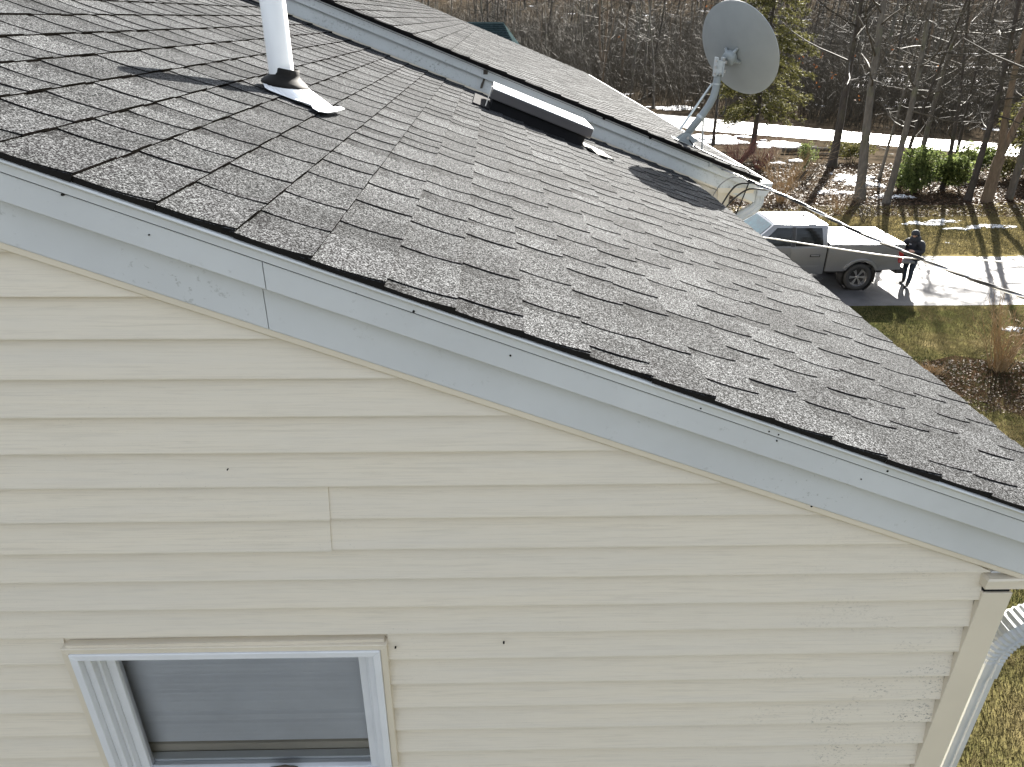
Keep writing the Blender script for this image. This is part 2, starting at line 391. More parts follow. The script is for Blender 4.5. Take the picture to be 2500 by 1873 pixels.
# ---- near roof
roof1 = empty('roof', parent=house); roof1['label'] = 'grey architectural shingle roof over the near wing'
EXPO = .1546; W_E = XE1/CA; N1 = 32
def hb(t): return .001+.0066*t-.0032*4*t*(1-t)
TS = (0, .22, .5, .78, 1.0)
def course_segs(r, y0, y1):
    y = y0; out = []; tab = r.random() < .5
    while y < y1-.02:
        w = r.uniform(.085, .21) if tab else r.uniform(.035, .12)
        e = min(y+w, y1)
        if y1-e < .05: e = y1
        out.append((y, e, tab)); y = e; tab = not tab
    return out
def strip_mesh(mb, w0, w1, segs, A, r, rake_dark=True):
    L = w1-w0
    for i, (ya, yb, tab) in enumerate(segs):
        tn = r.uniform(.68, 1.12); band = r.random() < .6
        for a, b in zip(TS[:-1], TS[1:]):
            wa = w0+L*a-(.025 if a == 0 else 0); wb = w0+L*b
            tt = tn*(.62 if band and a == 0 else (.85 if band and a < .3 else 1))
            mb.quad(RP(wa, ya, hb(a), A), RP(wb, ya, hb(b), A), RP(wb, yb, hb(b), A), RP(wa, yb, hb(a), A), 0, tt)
        mb.quad(RP(w1, ya, hb(1), A), RP(w1, ya, -.004, A), RP(w1, yb, -.004, A), RP(w1, yb, hb(1), A), 2)
    for y, sgn in ((segs[0][0], 1), (segs[-1][1], -1)):
        for a, b in zip(TS[:-1], TS[1:]):
            p = [RP(w0+L*a, y, hb(a), A), RP(w0+L*a, y, -.0085, A), RP(w0+L*b, y, -.0085, A), RP(w0+L*b, y, hb(b), A)]
            mb.quad(*(p if sgn > 0 else p[::-1]), 1)
def tab_mesh(mb, w0, w1, ya, yb, A, r, th=.0031):
    L = w1-w0; tn = r.choice((r.uniform(.74, .92), r.uniform(.88, 1.05), r.uniform(1.0, 1.24))); tp = r.uniform(0, .007); sag = r.uniform(-.0012, .001); o_ = r.uniform(0, .0015)
    def P(t, y, h): return RP(w0+(L+(o_ if t == 1 else 0))*t-(.006 if t == 0 else 0), y, h, A)
    for a, b in zip(TS[:-1], TS[1:]):
        ha, hbb = hb(a)+th+sag*math.sin(a*3.1), hb(b)+th+sag*math.sin(b*3.1)
        f0, f1, b0, b1 = ya+tp*a, ya+tp*b, yb-tp*a, yb-tp*b
        mb.quad(P(a, f0, ha), P(b, f1, hbb), P(b, b1, hbb), P(a, b0, ha), 0, tn)
        mb.quad(P(a, f0, hb(a)-.002), P(b, f1, hb(b)-.002), P(b, f1, hbb), P(a, f0, ha), 1)
        mb.quad(P(b, b1, hb(b)-.002), P(a, b0, hb(a)-.002), P(a, b0, ha), P(b, b1, hbb), 1)
    f1, b1 = ya+tp, yb-tp; h = hb(1)+th+sag*math.sin(3.1)
    mb.quad(P(1, f1, h), P(1, f1, hb(1)-.003), P(1, b1, hb(1)-.003), P(1, b1, h), 2)
r = random.Random(7); alltabs = []
for k in range(N1):
    w1 = W_E-k*EXPO; w0 = w1-EXPO
    segs = course_segs(r, Y0+r.uniform(-.003, .004), Y1)
    mb = MB(); strip_mesh(mb, w0, w1, segs, A1, r)
    mb.build('shingle_course', ['shingle', 'asphalt_edge', 'shingle_butt'], roof1, tone=True)
    for ya, yb, tab in segs:
        if tab: alltabs.append((w0, w1, ya, yb))
def seen_size(t):
    w0, w1, ya, yb = t; c = RP((w0+w1)/2, (ya+yb)/2, 0, A1)-Vector((0, 0, HC)); z = c.dot(fw)
    px = 1250+FPX*c.dot(rt)/z; py = 936.5-FPX*c.dot(up)/z
    return (0 if -40 < px < 2540 and -40 < py < 1900 else -1, (yb-ya)/c.length_squared)
alltabs.sort(key=seen_size, reverse=True)
for t in alltabs[:300]:
    mb = MB(); tab_mesh(mb, *t, A1, r); mb.build('shingle', ['shingle', 'asphalt_edge', 'shingle_butt'], roof1, tone=True)
mb = MB()
for t in alltabs[300:]: tab_mesh(mb, *t, A1, r)
tag(mb.build('shingles', ['shingle', 'asphalt_edge', 'shingle_butt'], roof1, tone=True), kind='stuff')
mb = MB()
def slab(mb, A, y0, y1, xe, h0=-.03, h1=-.0095, side=1, mi=0):
    w1 = xe/CA; w0 = XR/CA
    P = [RP(w0, y0, h1, A), RP(w1-.004, y0, h1, A), RP(w1-.004, y1, h1, A), RP(w0, y1, h1, A)]
    Q = [RP(w0, y0, h0, A), RP(w1-.004, y0, h0, A), RP(w1-.004, y1, h0, A), RP(w0, y1, h0, A)]
    if side < 0: P = [Vector((2*XR-p.x, p.y, p.z)) for p in P][::-1]; Q = [Vector((2*XR-p.x, p.y, p.z)) for p in Q][::-1]
    mb.add(P+Q, [(0, 1, 2, 3), (7, 6, 5, 4), (0, 4, 5, 1), (1, 5, 6, 2), (2, 6, 7, 3), (3, 7, 4, 0)], mi)
slab(mb, A1, Y0+.03, Y1, XE1); mb.build('roof_deck', 'black_curb', roof1)
mb = MB(); slab(mb, A1, Y0+.0, Y1, XE1, h1=.002, side=-1); mb.build('back_slope', 'shingle', roof1)

# ---- main block roof
roof2 = empty('roof', parent=house); roof2['label'] = 'pale weathered shingle roof over the taller main block'
YF0, YF1 = 6.19, 19.6
W_E2 = XE2/CA; mbs = MB(); mbt = MB(); r = random.Random(9)
for k in range(38):
    w1 = W_E2-k*EXPO; w0 = w1-EXPO
    segs = course_segs(r, YF0+r.uniform(-.004, .004), YF1); strip_mesh(mbs, w0, w1, segs, A2, r)
    for ya, yb, tab in segs:
        if tab: tab_mesh(mbt, w0, w1, ya, yb, A2, r)
tag(mbs.build('shingle_courses', ['shingle_far', 'asphalt_edge', 'shingle_butt'], roof2, tone=True), kind='stuff')
tag(mbt.build('shingles', ['shingle_far', 'asphalt_edge', 'shingle_butt'], roof2, tone=True), kind='stuff')
mb = MB(); slab(mb, A2, YF0+.03, YF1, XE2); mb.build('roof_deck', 'black_curb', roof2)
mb = MB(); slab(mb, A2, YF0, YF1, XE2, h1=.002, side=-1); mb.build('back_slope', 'shingle_far', roof2)
# pale metal drip edge along that eave
mb = MB(); mb.prism([RP(W_E2-.01, YF0+.02, -.012, A2), RP(W_E2+.016, YF0+.02, -.010, A2), RP(W_E2+.017, YF0+.02, -.016, A2), RP(W_E2-.01, YF0+.02, -.018, A2)], (0, YF1-YF0-.04, 0)); mb.build('drip_edge', 'white_metal', roof2)

# ---- rake trim: sections are (y, dz) outlines swept along the slope
def rake(name, prof, x0, x1, A, mat, parent, gap=0.0):
    n = len(prof); mb = MB()
    P = [(x0+gap, y, A-S_*(x0+gap)+dz) for y, dz in prof]; Q = [(x1-gap, y, A-S_*(x1-gap)+dz) for y, dz in prof]
    mb.add(P+Q, [(i, n+i, n+(i+1) % n, (i+1) % n) for i in range(n)]+[tuple(range(n)), tuple(range(2*n-1, n-1, -1))])
    bm_o = mb.build(name, mat, parent); return bm_o
def rake_left(name, prof, A, mat, parent, xl):
    n = len(prof); mb = MB()
    P = [(XR, y, A-S_*XR+dz) for y, dz in prof]; Q = [(xl, y, A-S_*(2*XR-xl)+dz) for y, dz in prof]
    mb.add(P+Q, [((i+1) % n, n+(i+1) % n, n+i, i) for i in range(n)]+[tuple(range(n-1, -1, -1)), tuple(range(n, 2*n))])
    return mb.build(name, mat, parent)
def rake_set(A, yw, xe, parent, fm, joints_u, joints_l, floor=None):
    o = yw-1.5
    drip = [(1.470, -.0105), (1.439, -.011), (1.4345, -.0135), (1.4330, -.0175), (1.4355, -.021), (1.4425, -.0225), (1.4445, -.026), (1.4445, -.043), (1.4475, -.043), (1.4475, -.030), (1.470, -.03)]
    upper = [(1.4492, -.0470), (1.4492, -.106), (1.4510, -.109), (1.500, -.109), (1.500, -.0470)]
    lower = [(1.4790, -.1095), (1.4790, -.213), (1.4800, -.216), (1.500, -.216), (1.500, -.1095)]
    chan = [(1.4840, -.2165), (1.4825, -.219), (1.4825, -.232), (1.4850, -.235), (1.500, -.235), (1.500, -.2165)]
    sh = lambda p: [(y+o, z) for y, z in p]
    fas = empty('rake_fascia', parent=parent)
    rake('drip_edge', sh(drip), XR, xe+.012, A, 'drip_metal', fas)
    rake('seam', sh([(1.4515, -.040), (1.4515, -.0475), (1.456, -.0475), (1.456, -.040)]), XR, xe, A, 'dark_void', fas)
    us = [XR]+joints_u+[xe]
    for a, b in zip(us[:-1], us[1:]): rake('fascia_board', sh(upper), a, b, A, fm, fas, .0009)
    ls = [XR]+joints_l+[xe-.01]
    for a, b in zip(ls[:-1], ls[1:]): rake('frieze_board', sh(lower), a, b, A, fm, fas, .0009)
    rake('channel', sh(chan), XR, xe-.03, A, 'beige_trim', fas)
    xl = 2*XR-xe
    rake_left('drip_edge', sh(drip), A, 'white_metal', fas, xl); rake_left('fascia_board', sh(upper), A, fm, fas, xl); rake_left('frieze_board', sh(lower), A, fm, fas, xl); rake_left('channel', sh(chan), A, 'beige_trim', fas, xl)
    return fas
fas1 = rake_set(A1, D, XE1, house, 'fascia', [-.475], [-.492])
fas2 = rake_set(A2, 6.305, XE2, house, 'fascia_far', [-.10], [-.12, .0])
# nail heads and stains on the near trim
def dot(px, py, Y, rad, parent, mat='rubber', name='nail'):
    c = aty(px, py, Y-.002); mb = MB(); n = 7
    mb.prism([(c.x+rad*math.cos(2*math.pi*i/n)*rnd.uniform(.8, 1.2), c.y, c.z+rad*math.sin(2*math.pi*i/n)*rnd.uniform(.8, 1.2)) for i in range(n)], (0, .006, 0))
    mb.build(name, mat, parent)
for px, py, yy, rd in [(151, 476, 1.4452, .0035), (363, 574, 1.449, .0024), (1010, 761, 1.4452, .004), (1246, 869, 1.449, .003), (1711, 998, 1.4452, .0032), (1878, 1054, 1.4452, .0027), (1901, 1062, 1.4452, .0027), (1897, 1077, 1.449, .003), (2167, 1151, 1.4452, .0038), (2103, 1171, 1.449, .002), (1982, 1237, 1.4825, .0035), (869, 716, 1.4452, .0015)]:
    dot(px, py, yy, rd*.75, fas1)
for px, py, rd in [(1475, 289, .014), (1588, 336, .014)]: dot(px, py, 6.25, rd, fas2)
# tarry joint strip on the far trim
def strip_stain(pts, Y, w, parent):
    P = [aty(px, py, Y) for px, py in pts]; mb = MB(); n = len(P); r = random.Random(4)
    L = [(p.x-w*r.uniform(.5, 1), p.y, p.z) for p in P]; R = [(p.x+w*r.uniform(.5, 1), p.y, p.z) for p in P]
    poly = L+R[::-1]; mb.prism(poly, (0, .004, 0)); mb.build('caulk_strip', 'log_wood', parent)
strip_stain([(1186, 170), (1185, 182)], 6.2495, .03, fas2)
strip_stain([(1184, 186), (1181, 196), (1177, 206), (1174, 216)], 6.2705, .013, fas2)

# ---- near gable wall: core, siding boards, corner post, window opening
wall = empty('gable_wall', parent=house)
XC = 1.343; EXP_S = .0993; Z_REF = HC-.5412           # one board edge, measured
WX0, WX1, WZ1, WZ0 = -1.203, -.304, HC-1.566, HC-2.80
mb = MB(); XW, XL = 1.42, -7.42
zr = lambda x: (A1-S_*x if x > XR else A1-S_*(2*XR-x))-.17
def core(x0, x1, z0):
    xsx = [x0]+([XR] if x0 < XR < x1 else [])+[x1]
    top = [(x, 1.512, zr(x)) for x in xsx[::-1]]
    mb.prism([(x0, 1.512, z0), (x1, 1.512, z0)]+top, (0, .10, 0))
core(XL, WX0+.03, 0); core(WX1-.03, XW, 0); core(WX0+.03, WX1-.03, WZ1-.03); mb.box(WX0+.03, WX1-.03, 1.512, 1.612, 0, WZ0+.03)
mb.build('wall_core', 'beige_trim', wall)
def xr_at(z, A=A1): return (A-.222-z)/S_
def board(xa0, xa1, xb0, xb1, z0, z1, y, parent, mat):   # a: bottom edge, b: top edge
    prof = [(.012, z1, 1), (-.0090, z0+.003, 0), (-.0092, z0, 0), (.012, z0+.003, 0)]
    mb = MB(); L = [((xb0 if q else xa0), y+d, z) for d, z, q in prof]; R = [((xb1 if q else xa1), y+d, z) for d, z, q in prof]
    n = len(prof)
    mb.add(L+R, [(i, i+1, n+i+1, n+i) for i in range(n-1)]+[tuple(range(n-1, -1, -1)), tuple(range(n, 2*n))])
    return mb.build('siding_board', mat, parent)
k = -10
while True:
    z0 = Z_REF-k*EXP_S; z1 = z0+EXP_S+.004; k += 1
    if z0 < .45: break
    xa, xb = min(XC, xr_at(z0)), min(XC, xr_at(z1))
    if xa <= XR: continue
    xb = max(xb, XR)
    la, lb = max(XL, 2*XR-xa), max(XL, 2*XR-xb)
    spans = [(la, xa, lb, xb)]
    if z0 < WZ1 and z1 > WZ0: spans = [(la, WX0, lb, WX0), (WX1, xa, WX1, xb)]
    for (p0, p1, q0, q1) in spans:
        joint = None
        row = k-1
        if row == 6: joint = -.416
        elif row == 7: joint = -.4225
        elif row % 5 == 3 and row < 0: joint = -2.4
        elif row in (22, 27, 33, 41): joint = .55 if p1 > 1 else -3.0
        if joint and p0 < joint < min(p1, q1):
            board(p0, joint, q0, joint, z0-.0010, z1, D-.0040, wall, 'siding')
            board(joint-.012, p1, joint-.012, q1, z0+.0006, z1, D, wall, 'siding')
        else: board(p0, p1, q0, q1, z0, z1, D, wall, 'siding')
mb = MB(); mb.box(XL-.01, XW+.005, 1.516, 6.3, -.1, .46); mb.build('foundation', 'concrete', house)
for px, py, rd in [(155, 1597, .0025), (965, 1583, .0025), (1230, 1571, .003), (555, 1148, .0018)]: dot(px, py, D-.009, rd, wall)
# outside corner post and the return under the eave
mb = MB(); mb.prism([(XC, D-.014, .45), (1.427, D-.014, .45), (1.427, D+.085, .45), (1.42, D+.085, .45), (1.42, D-.006, .45), (1.349, D-.006, .45), (1.349, D+.006, .45), (XC, D+.006, .45)], (0, 0, HC-1.406-.45))
bevel(mb.build('corner_post', 'beige_trim', wall), .0025)
mb = MB(); mb.prism([(1.334, D-.024, HC-1.383), (1.334, D-.024, HC-1.356), (1.341, D-.020, HC-1.350), (1.66, D-.020, HC-1.352), (1.66, D-.024, HC-1.385)], (0, .05, 0)); mb.build('eave_return', 'beige_trim', house)
mb = MB(); mb.box(1.36, 1.65, D+.005, Y1+.05, HC-1.352, HC-1.344); mb.build('soffit', 'vinyl_white', house)
mb = MB(); mb.box(1.632, 1.648, D-.03, Y1+.05, HC-1.349, HC-1.235); mb.build('eave_fascia', 'fascia', house)
mb = MB(); mb.box(1.352, 1.421, D-.006, D+.02, HC-1.407, HC-1.386); mb.build('gap_filler', 'dark_void', wall)
# side wall of the near wing with boards
side = empty('side_wall', parent=house)
mb = MB(); mb.box(1.40, 1.42, 1.61, 6.3, .2, HC-1.30); mb.build('wall_core', 'beige_trim', side)
k = 0
while True:
    z0 = HC-1.45-k*EXP_S; k += 1
    if z0 < .45: break
    mb = MB(); prof = [(1.417, z0+EXP_S+.004), (1.4295, z0+.004), (1.4308, z0+.0015), (1.4295, z0), (1.417, z0+.001)]
    mb.add([(x, 1.58, z) for x, z in prof]+[(x, 6.28, z) for x, z in prof], [(i, i+1, 6+i-0, 5+i) if False else (5+i, 5+i+1, i+1, i) for i in range(4)]); mb.build('siding_board', 'siding_far', side)

# ---- window
win = empty('window', parent=house); win['label'] = 'white vinyl double hung window with a pleated shade drawn'
def frame(name, x0, x1, z0, z1, wdt, y0, y1, mat, parent, top_extra=0):
    for nm, pts in (('top', [(x0, z1), (x0+wdt, z1-wdt), (x1-wdt, z1-wdt), (x1, z1)]), ('left', [(x0, z0), (x0+wdt, z0+wdt), (x0+wdt, z1-wdt), (x0, z1)]),
                    ('right', [(x1, z1), (x1-wdt, z1-wdt), (x1-wdt, z0+wdt), (x1, z0)]), ('bottom', [(x0, z0), (x1, z0), (x1-wdt, z0+wdt), (x0+wdt, z0+wdt)])):
        mb = MB(); mb.prism([(x, y0, z) for x, z in pts], (0, y1-y0, 0)); bevel(mb.build(name, mat, parent), .0014, 1)
x0, x1, z0, z1 = WX0, WX1, WZ0, WZ1
jc = empty('channel_trim', parent=win); frame('channel', x0, x1, z0, z1, .019, D-.019, D+.02, 'beige_trim', jc)
mb = MB(); mb.prism([(x0+.012, D-.012, z1-.004), (x0+.012, D-.012, z1+.007), (x1-.008, D-.010, z1+.013), (x1-.008, D-.010, z1+.002)], (0, .022, 0)); mb.build('head_flashing', 'beige_trim', win)
of = empty('outer_frame', parent=win); frame('frame_rail', x0+.0195, x1-.0195, z0+.0195, z1-.0195, .021, D-.024, D+.06, 'vinyl_white', of)
jf = empty('jamb', parent=win); frame('jamb_rail', x0+.041, x1-.041, z0+.041, z1-.041, .020, D-.004, D+.10, 'vinyl_white', jf)
frame('jamb_stop', x0+.0615, x1-.0615, z0+.0615, z1-.0615, .010, D+.016, D+.10, 'vinyl_white', jf)
ZM = HC-2.180
up_s = empty('upper_sash', parent=win); frame('sash_rail', x0+.072, x1-.072, ZM-.005, z1-.072, .026, D+.038, D+.068, 'vinyl_white', up_s)
mb = MB(); mb.quad((x0+.0985, D+.053, ZM+.022), (x1-.0985, D+.053, ZM+.022), (x1-.0985, D+.053, z1-.0985), (x0+.0985, D+.053, z1-.0985)); mb.build('pane', 'pane', up_s)
lo_s = empty('lower_sash', parent=win); frame('sash_rail', x0+.072, x1-.072, z0+.072, ZM+.028, .03, D+.070, D+.098, 'vinyl_white', lo_s)
mb = MB(); mb.quad((x0+.103, D+.083, z0+.103), (x1-.103, D+.083, z0+.103), (x1-.103, D+.083, ZM-.004), (x0+.103, D+.083, ZM-.004)); mb.build('pane', 'pane', lo_s)
mb = MB(); mb.box(x0+.075, x1-.075, D+.030, D+.0375, ZM-.024, ZM+.018); bevel(mb.build('meeting_rail', 'vinyl_white', win), .002, 1)
# pleated shade
mb = MB(); zt, zb, n = z1-.045, ZM+.058, 25; r = random.Random(3)
zz = [zt+(zb-zt)*i/n for i in range(n+1)]
for i in range(n):
    a, b = zz[i], zz[i+1]; m_ = (a+b)/2+r.uniform(-.002, .002); ya = D+.1145; yb = D+.1025+r.uniform(-.001, .001)
    mb.quad((x0+.036, ya, a), (x0+.036, yb, m_), (x1-.036, yb, m_), (x1-.036, ya, a), 0); mb.quad((x0+.036, yb, m_), (x0+.036, ya, b), (x1-.036, ya, b), (x1-.036, yb, m_), 0)
mb.build('shade', 'shade_cloth', win)
mb = MB(); mb.box(x0+.036, x1-.036, D+.101, D+.116, zb-.10, zb); bevel(mb.build('shade_rail', 'shade_rail', win), .004)
mb = MB(); mb.box(x0+.03, x1-.03, D+.3, D+.31, z0, z1+.1); mb.box(x0-.1, x0+.03, D+.118, D+.31, z0, z1+.1); mb.box(x1-.03, x1+.1, D+.113, D+.31, z0, z1+.1); mb.build('room_dark', 'dark_void', win)
mb = MB(); c = Vector((-.690, D+.024, ZM+.022)); r = random.Random(8)
for j in range(5):
    a0 = -.045+.02*j
    for i in range(5):
        pass
pts = [(-.055, -.028), (-.045, .002), (-.02, .010), (.012, .017), (.045, .014), (.062, .008), (.058, -.003), (.035, -.006), (.04, -.017), (.028, -.030)]
mb.prism([(c.x+x*.85, c.y-.004+r.uniform(-.004, .004), c.z+z*.85) for x, z in pts], (.004, .016, .002)); tag(bevel(mb.build('dead_leaf', 'dead_leaf'), .003), 'brown curled dead leaf stuck on the white window rail', 'leaf')

# ---- corner downspout with crimped elbow
def rect_tube(mb, pts, wdt, dep, crimp=None, side=Vector((0, 1, 0)), mi=0):
    P = [Vector(p) for p in pts]; o = len(mb.v); n = len(P)
    prof = [(-.5, -.34), (-.5, .34), (-.34, .5), (-.12, .5), (-.08, .44), (.08, .44), (.12, .5), (.34, .5), (.5, .34), (.5, -.34), (.34, -.5), (.12, -.5), (.08, -.44), (-.08, -.44), (-.12, -.5), (-.34, -.5)]
    K = len(prof)
    for i in range(n):
        d = (P[min(i+1, n-1)]-P[max(i-1, 0)]).normalized(); b = (side-d*side.dot(d)).normalized(); a = b.cross(d)
        s = 1 if not crimp else crimp[i]
        for u, v in prof: mb.v.append(tuple(P[i]+a*u*wdt*s+b*v*dep*s))
    for i in range(n-1):
        for j in range(K):
            q = (j+1) % K; mb.f.append((o+i*K+j, o+i*K+q, o+(i+1)*K+q, o+(i+1)*K+j)); mb.m.append(mi); mb.t.append(1)
def arc(c, rad, a0, a1, n, ax, ay):
    return [Vector(c)+Vector(ax)*rad*math.cos(a0+(a1-a0)*i/n)+Vector(ay)*rad*math.sin(a0+(a1-a0)*i/n) for i in range(n+1)]
ds = empty('downspout', parent=house); ds['label'] = 'white corrugated downspout strapped beside the corner post'
XD, YD = 1.522, 1.592
mb = MB(); rect_tube(mb, [(XD, YD, .3), (XD, YD, HC-1.80), (XD, YD, HC-1.795), (XD, YD, HC-1.79)], .072, .078, [1, 1, 1, 1]); smooth_by_angle(mb.build('pipe', 'gutter_metal', ds), .5)
mb = MB(); bend = [(XD, YD, HC-1.815), (XD, YD, HC-1.775)]+arc((XD+.17, YD, HC-1.77), .17, math.pi, math.pi*.62, 26, (1, 0, 0), (0, 0, 1))[1:]
end = bend[-1]; bend += [Vector(end)+Vector((.93, 0, .36))*t for t in (.03, .09, .14)]
c2 = Vector(bend[-1]); bend += [c2+Vector((.02, 0, .016)), c2+Vector((.035, 0, .04)), c2+Vector((.04, 0, .10))]
cr = [1.09 if i < 3 else (1.08 if 3 <= i < 28 and i % 2 else 1.0)*1.02 for i in range(len(bend))]
rect_tube(mb, bend, .074, .080, cr); smooth_by_angle(mb.build('elbow', 'gutter_metal', ds), .35)
mb = MB(); gx = 1.70; prof = [(gx-.048, -1.31), (gx-.048, -1.42), (gx+.02, -1.42), (gx+.048, -1.36), (gx+.05, -1.31), (gx+.046, -1.31), (gx+.044, -1.358), (gx+.018, -1.415), (gx-.044, -1.415), (gx-.044, -1.31)]
mb.prism([(x, D-.02, HC+z) for x, z in prof], (0, Y1-D, 0)); mb.build('gutter', 'gutter_metal', house)

# ---- main block walls, corner boards, gutter, elbow
mw = empty('main_wall', parent=house)
XM = 2.03
mb = MB(); mb.prism([(-8.2, 6.33, 0), (XM, 6.33, 0), (XM, 6.33, A2-S_*XM-.12), (XR, 6.33, A2-S_*XR-.12), (-8.2, 6.33, A2-S_*(2*XR+8.2)-.12)], (0, 13.1, 0)); mb.build('wall_core', 'siding_far', mw)
k = 0
while True:
    z0 = HC-1.24-k*EXP_S; z1 = z0+EXP_S+.004; k += 1
    if z0 < .45: break
    xa, xb = min(XM-.08, (A2-.222-z0)/S_), min(XM-.08, (A2-.222-z1)/S_)
    if xb < 1.45: xb = 1.45
    if xa < 1.5: continue
    board(1.42, xa, 1.42, xb, z0, z1, 6.318, mw, 'siding_far')
k = 0
while True:
    z0 = HC-1.45-k*EXP_S; k += 1
    if z0 < .45: break
    mb = MB(); prof = [(XM+.002, z0+EXP_S+.004), (XM+.013, z0+.004), (XM+.014, z0+.0015), (XM+.013, z0), (XM+.002, z0+.001)]
    mb.add([(x, 6.4, z) for x, z in prof]+[(x, 19.4, z) for x, z in prof], [(5+i, 5+i+1, i+1, i) for i in range(4)]); mb.build('siding_board', 'siding_far', mw)
mb = MB(); mb.box(XM-.08, XM+.02, 6.30, 6.40, .3, HC-1.34); bevel(mb.build('corner_post', 'beige_trim', mw), .004)
mb = MB(); mb.box(XM-.09, XE2-.03, 6.28, 6.33, HC-1.345, HC-1.30); bevel(mb.build('eave_return', 'beige_trim', mw), .004)
mb = MB(); mb.box(XM-.05, XE2-.02, 6.33, 19.5, HC-1.312, HC-1.302); mb.build('soffit', 'vinyl_white', mw)
mb = MB(); mb.box(XE2-.035, XE2-.02, 6.27, 19.5, HC-1.31, HC-1.225); mb.build('eave_fascia', 'fascia', mw)
mb = MB(); gx = XE2+.045; prof = [(gx-.055, -1.25), (gx-.055, -1.365), (gx+.02, -1.365), (gx+.06, -1.305), (gx+.066, -1.25)]
mb.prism([(x, 6.24, HC+z) for x, z in prof], (0, 13.2, 0)); bevel(mb.build('gutter', 'gutter_metal', mw), .004)
ds2 = empty('downspout', parent=house)
mb = MB(); y = 6.32; bend = [(gx-.01, y, HC-1.34), (gx-.01, y, HC-1.40)]+arc((gx-.13, y, HC-1.40), .12, 0, -math.pi*.36, 20, (1, 0, 0), (0, 0, 1))[1:]
e = Vector(bend[-1]); bend += [e+Vector((-.84, 0, -.54))*t for t in (.05, .14, .24)]
e = Vector(bend[-1]); bend += arc(e+Vector((-.02, 0, -.1)), .1, math.pi*.5, math.pi, 8, (1, 0, 0), (0, 0, 1))[3:]
e = Vector(bend[-1]); bend += [Vector((e.x, e.y, .3))]
rect_tube(mb, bend, .085, .065, [1.07 if 2 <= i < 22 and i % 2 else 1.0 for i in range(len(bend))]); smooth_by_angle(mb.build('elbow', 'gutter_metal', ds2), .35)

# ---- skylight on the near roof, against the taller block
sky_o = empty('skylight', parent=house); sky_o['label'] = 'brown framed curb skylight beside the white fascia'
def slbox(mb, w0, w1, y0, y1, h0, h1, mi=0):
    c = [RP(w, y, h, A1) for h in (h0, h1) for y in (y0, y1) for w in (w0, w1)]
    mb.add(c, [(2, 3, 1, 0), (4, 5, 7, 6), (0, 1, 5, 4), (3, 2, 6, 7), (1, 3, 7, 5), (2, 0, 4, 6)], mi)
SW0, SW1, SY0, SY1 = -.05, .70, 5.30, 5.86
mb = MB(); slbox(mb, SW0+.025, SW1-.03, SY0+.03, SY1-.03, -.01, .090); mb.build('curb', 'black_curb', sky_o)
mb = MB(); slbox(mb, SW0, SW1, SY0, SY1, .076, .138); bevel(mb.build('cap', 'skylight_brown', sky_o), .004)
mb = MB()
for a in ((SW0+.003, SW1-.003, SY0+.003, SY0+.045), (SW0+.003, SW1-.003, SY1-.045, SY1-.003), (SW0+.003, SW0+.06, SY0+.0455, SY1-.0455), (SW1-.05, SW1-.003, SY0+.0455, SY1-.0455)): slbox(mb, *a, .1385, .1445)
mb.build('glazing_rim', 'gutter_metal', sky_o)
mb = MB(); slbox(mb, SW0+.0605, SW1-.0505, SY0+.046, SY1-.046, .1385, .1405); mb.build('glass', 'skylight_glass', sky_o)
mb = MB(); slbox(mb, SW0-.014, SW0-.008, SY0+.01, SY0+.035, .0, .15); mb.build('end_flashing', 'flashing_cream', sky_o)
mb = MB(); slbox(mb, SW0-.10, SW0+.02, SY0-.05, SY1+.05, .004, .016); mb.build('saddle_flashing', 'black_curb', sky_o)
fl = [(SW1-.02, SY0-.03), (SW1+.02, SY0-.075), (SW1+.075, SY0-.09), (SW1+.10, SY0-.16), (SW1+.17, SY0-.20), (SW1+.19, SY0-.185), (SW1+.15, SY0-.10), (SW1+.11, SY0-.02), (SW1+.06, SY0+.10), (SW1-.02, SY0+.16)]
mb = MB(); mb.prism([RP(w, y, .019+.012*math.sin(i*2.1), A1) for i, (w, y) in enumerate(fl)], RP(0, 0, .002, 0)); mb.build('torn_flashing', 'flashing_cream', sky_o)

# ---- plumbing vent
vp = empty('vent_pipe', parent=house); vp['label'] = 'white PVC plumbing vent with black rubber boot'
vb = RP(-.872, 3.06, 0, A1)
mb = MB(); top = vb.z+.46; mb.lathe([(.047, vb.z-.05), (.047, top-.004), (.0455, top), (.041, top), (.040, top-.004), (.040, top-.25), (0, top-.25)], 40, Matrix.Translation((vb.x, vb.y, 0))); mb.build('pipe', 'pvc', vp, smooth=True)
smooth_by_angle(vp.children[-1], .6)
ROT = Matrix.Rotation(AL*.55, 4, 'Y')
mb = MB(); mb.lathe([(.0485, .098), (.051, .095), (.0515, .080), (.053, .072), (.062, .063), (.078, .052), (.088, .042), (.090, .035), (.086, .031)], 40, Matrix.Translation(vb) @ ROT); mb.build('rubber_boot', 'rubber', vp, smooth=True)
# moulded base: from the round boot down to a long flange
mb = MB(); n = 28; ringA = []; ringB = []
for i in range(n):
    a = 2*math.pi*i/n; ringA.append(Matrix.Translation(vb) @ ROT @ Vector((.087*math.cos(a), .087*math.sin(a), .038)))
    cx_, cy_ = math.cos(a), math.sin(a); sc = 1/max(abs(cx_)*.95, abs(cy_)); sc = min(sc, 1.25)
    ringB.append(RP(-.872+.045+.105*cx_*sc*(1.25 if cx_ > 0 else 1.0), 3.06+.098*cy_*sc, .012, A1))
mb.add(ringA+ringB, [(i, n+i, n+(i+1) % n, (i+1) % n) for i in range(n)]); mb.build('moulded_base', 'flashing_white', vp)
DW = .035; fl = [(-.84, 2.95), (-.78, 2.955), (-.725, 2.945), (-.70, 2.905), (-.645, 2.875), (-.60, 2.90), (-.575, 2.955), (-.555, 3.02), (-.545, 3.10), (-.585, 3.115), (-.615, 3.06), (-.66, 3.06), (-.70, 3.085), (-.76, 3.12), (-.84, 3.12)]
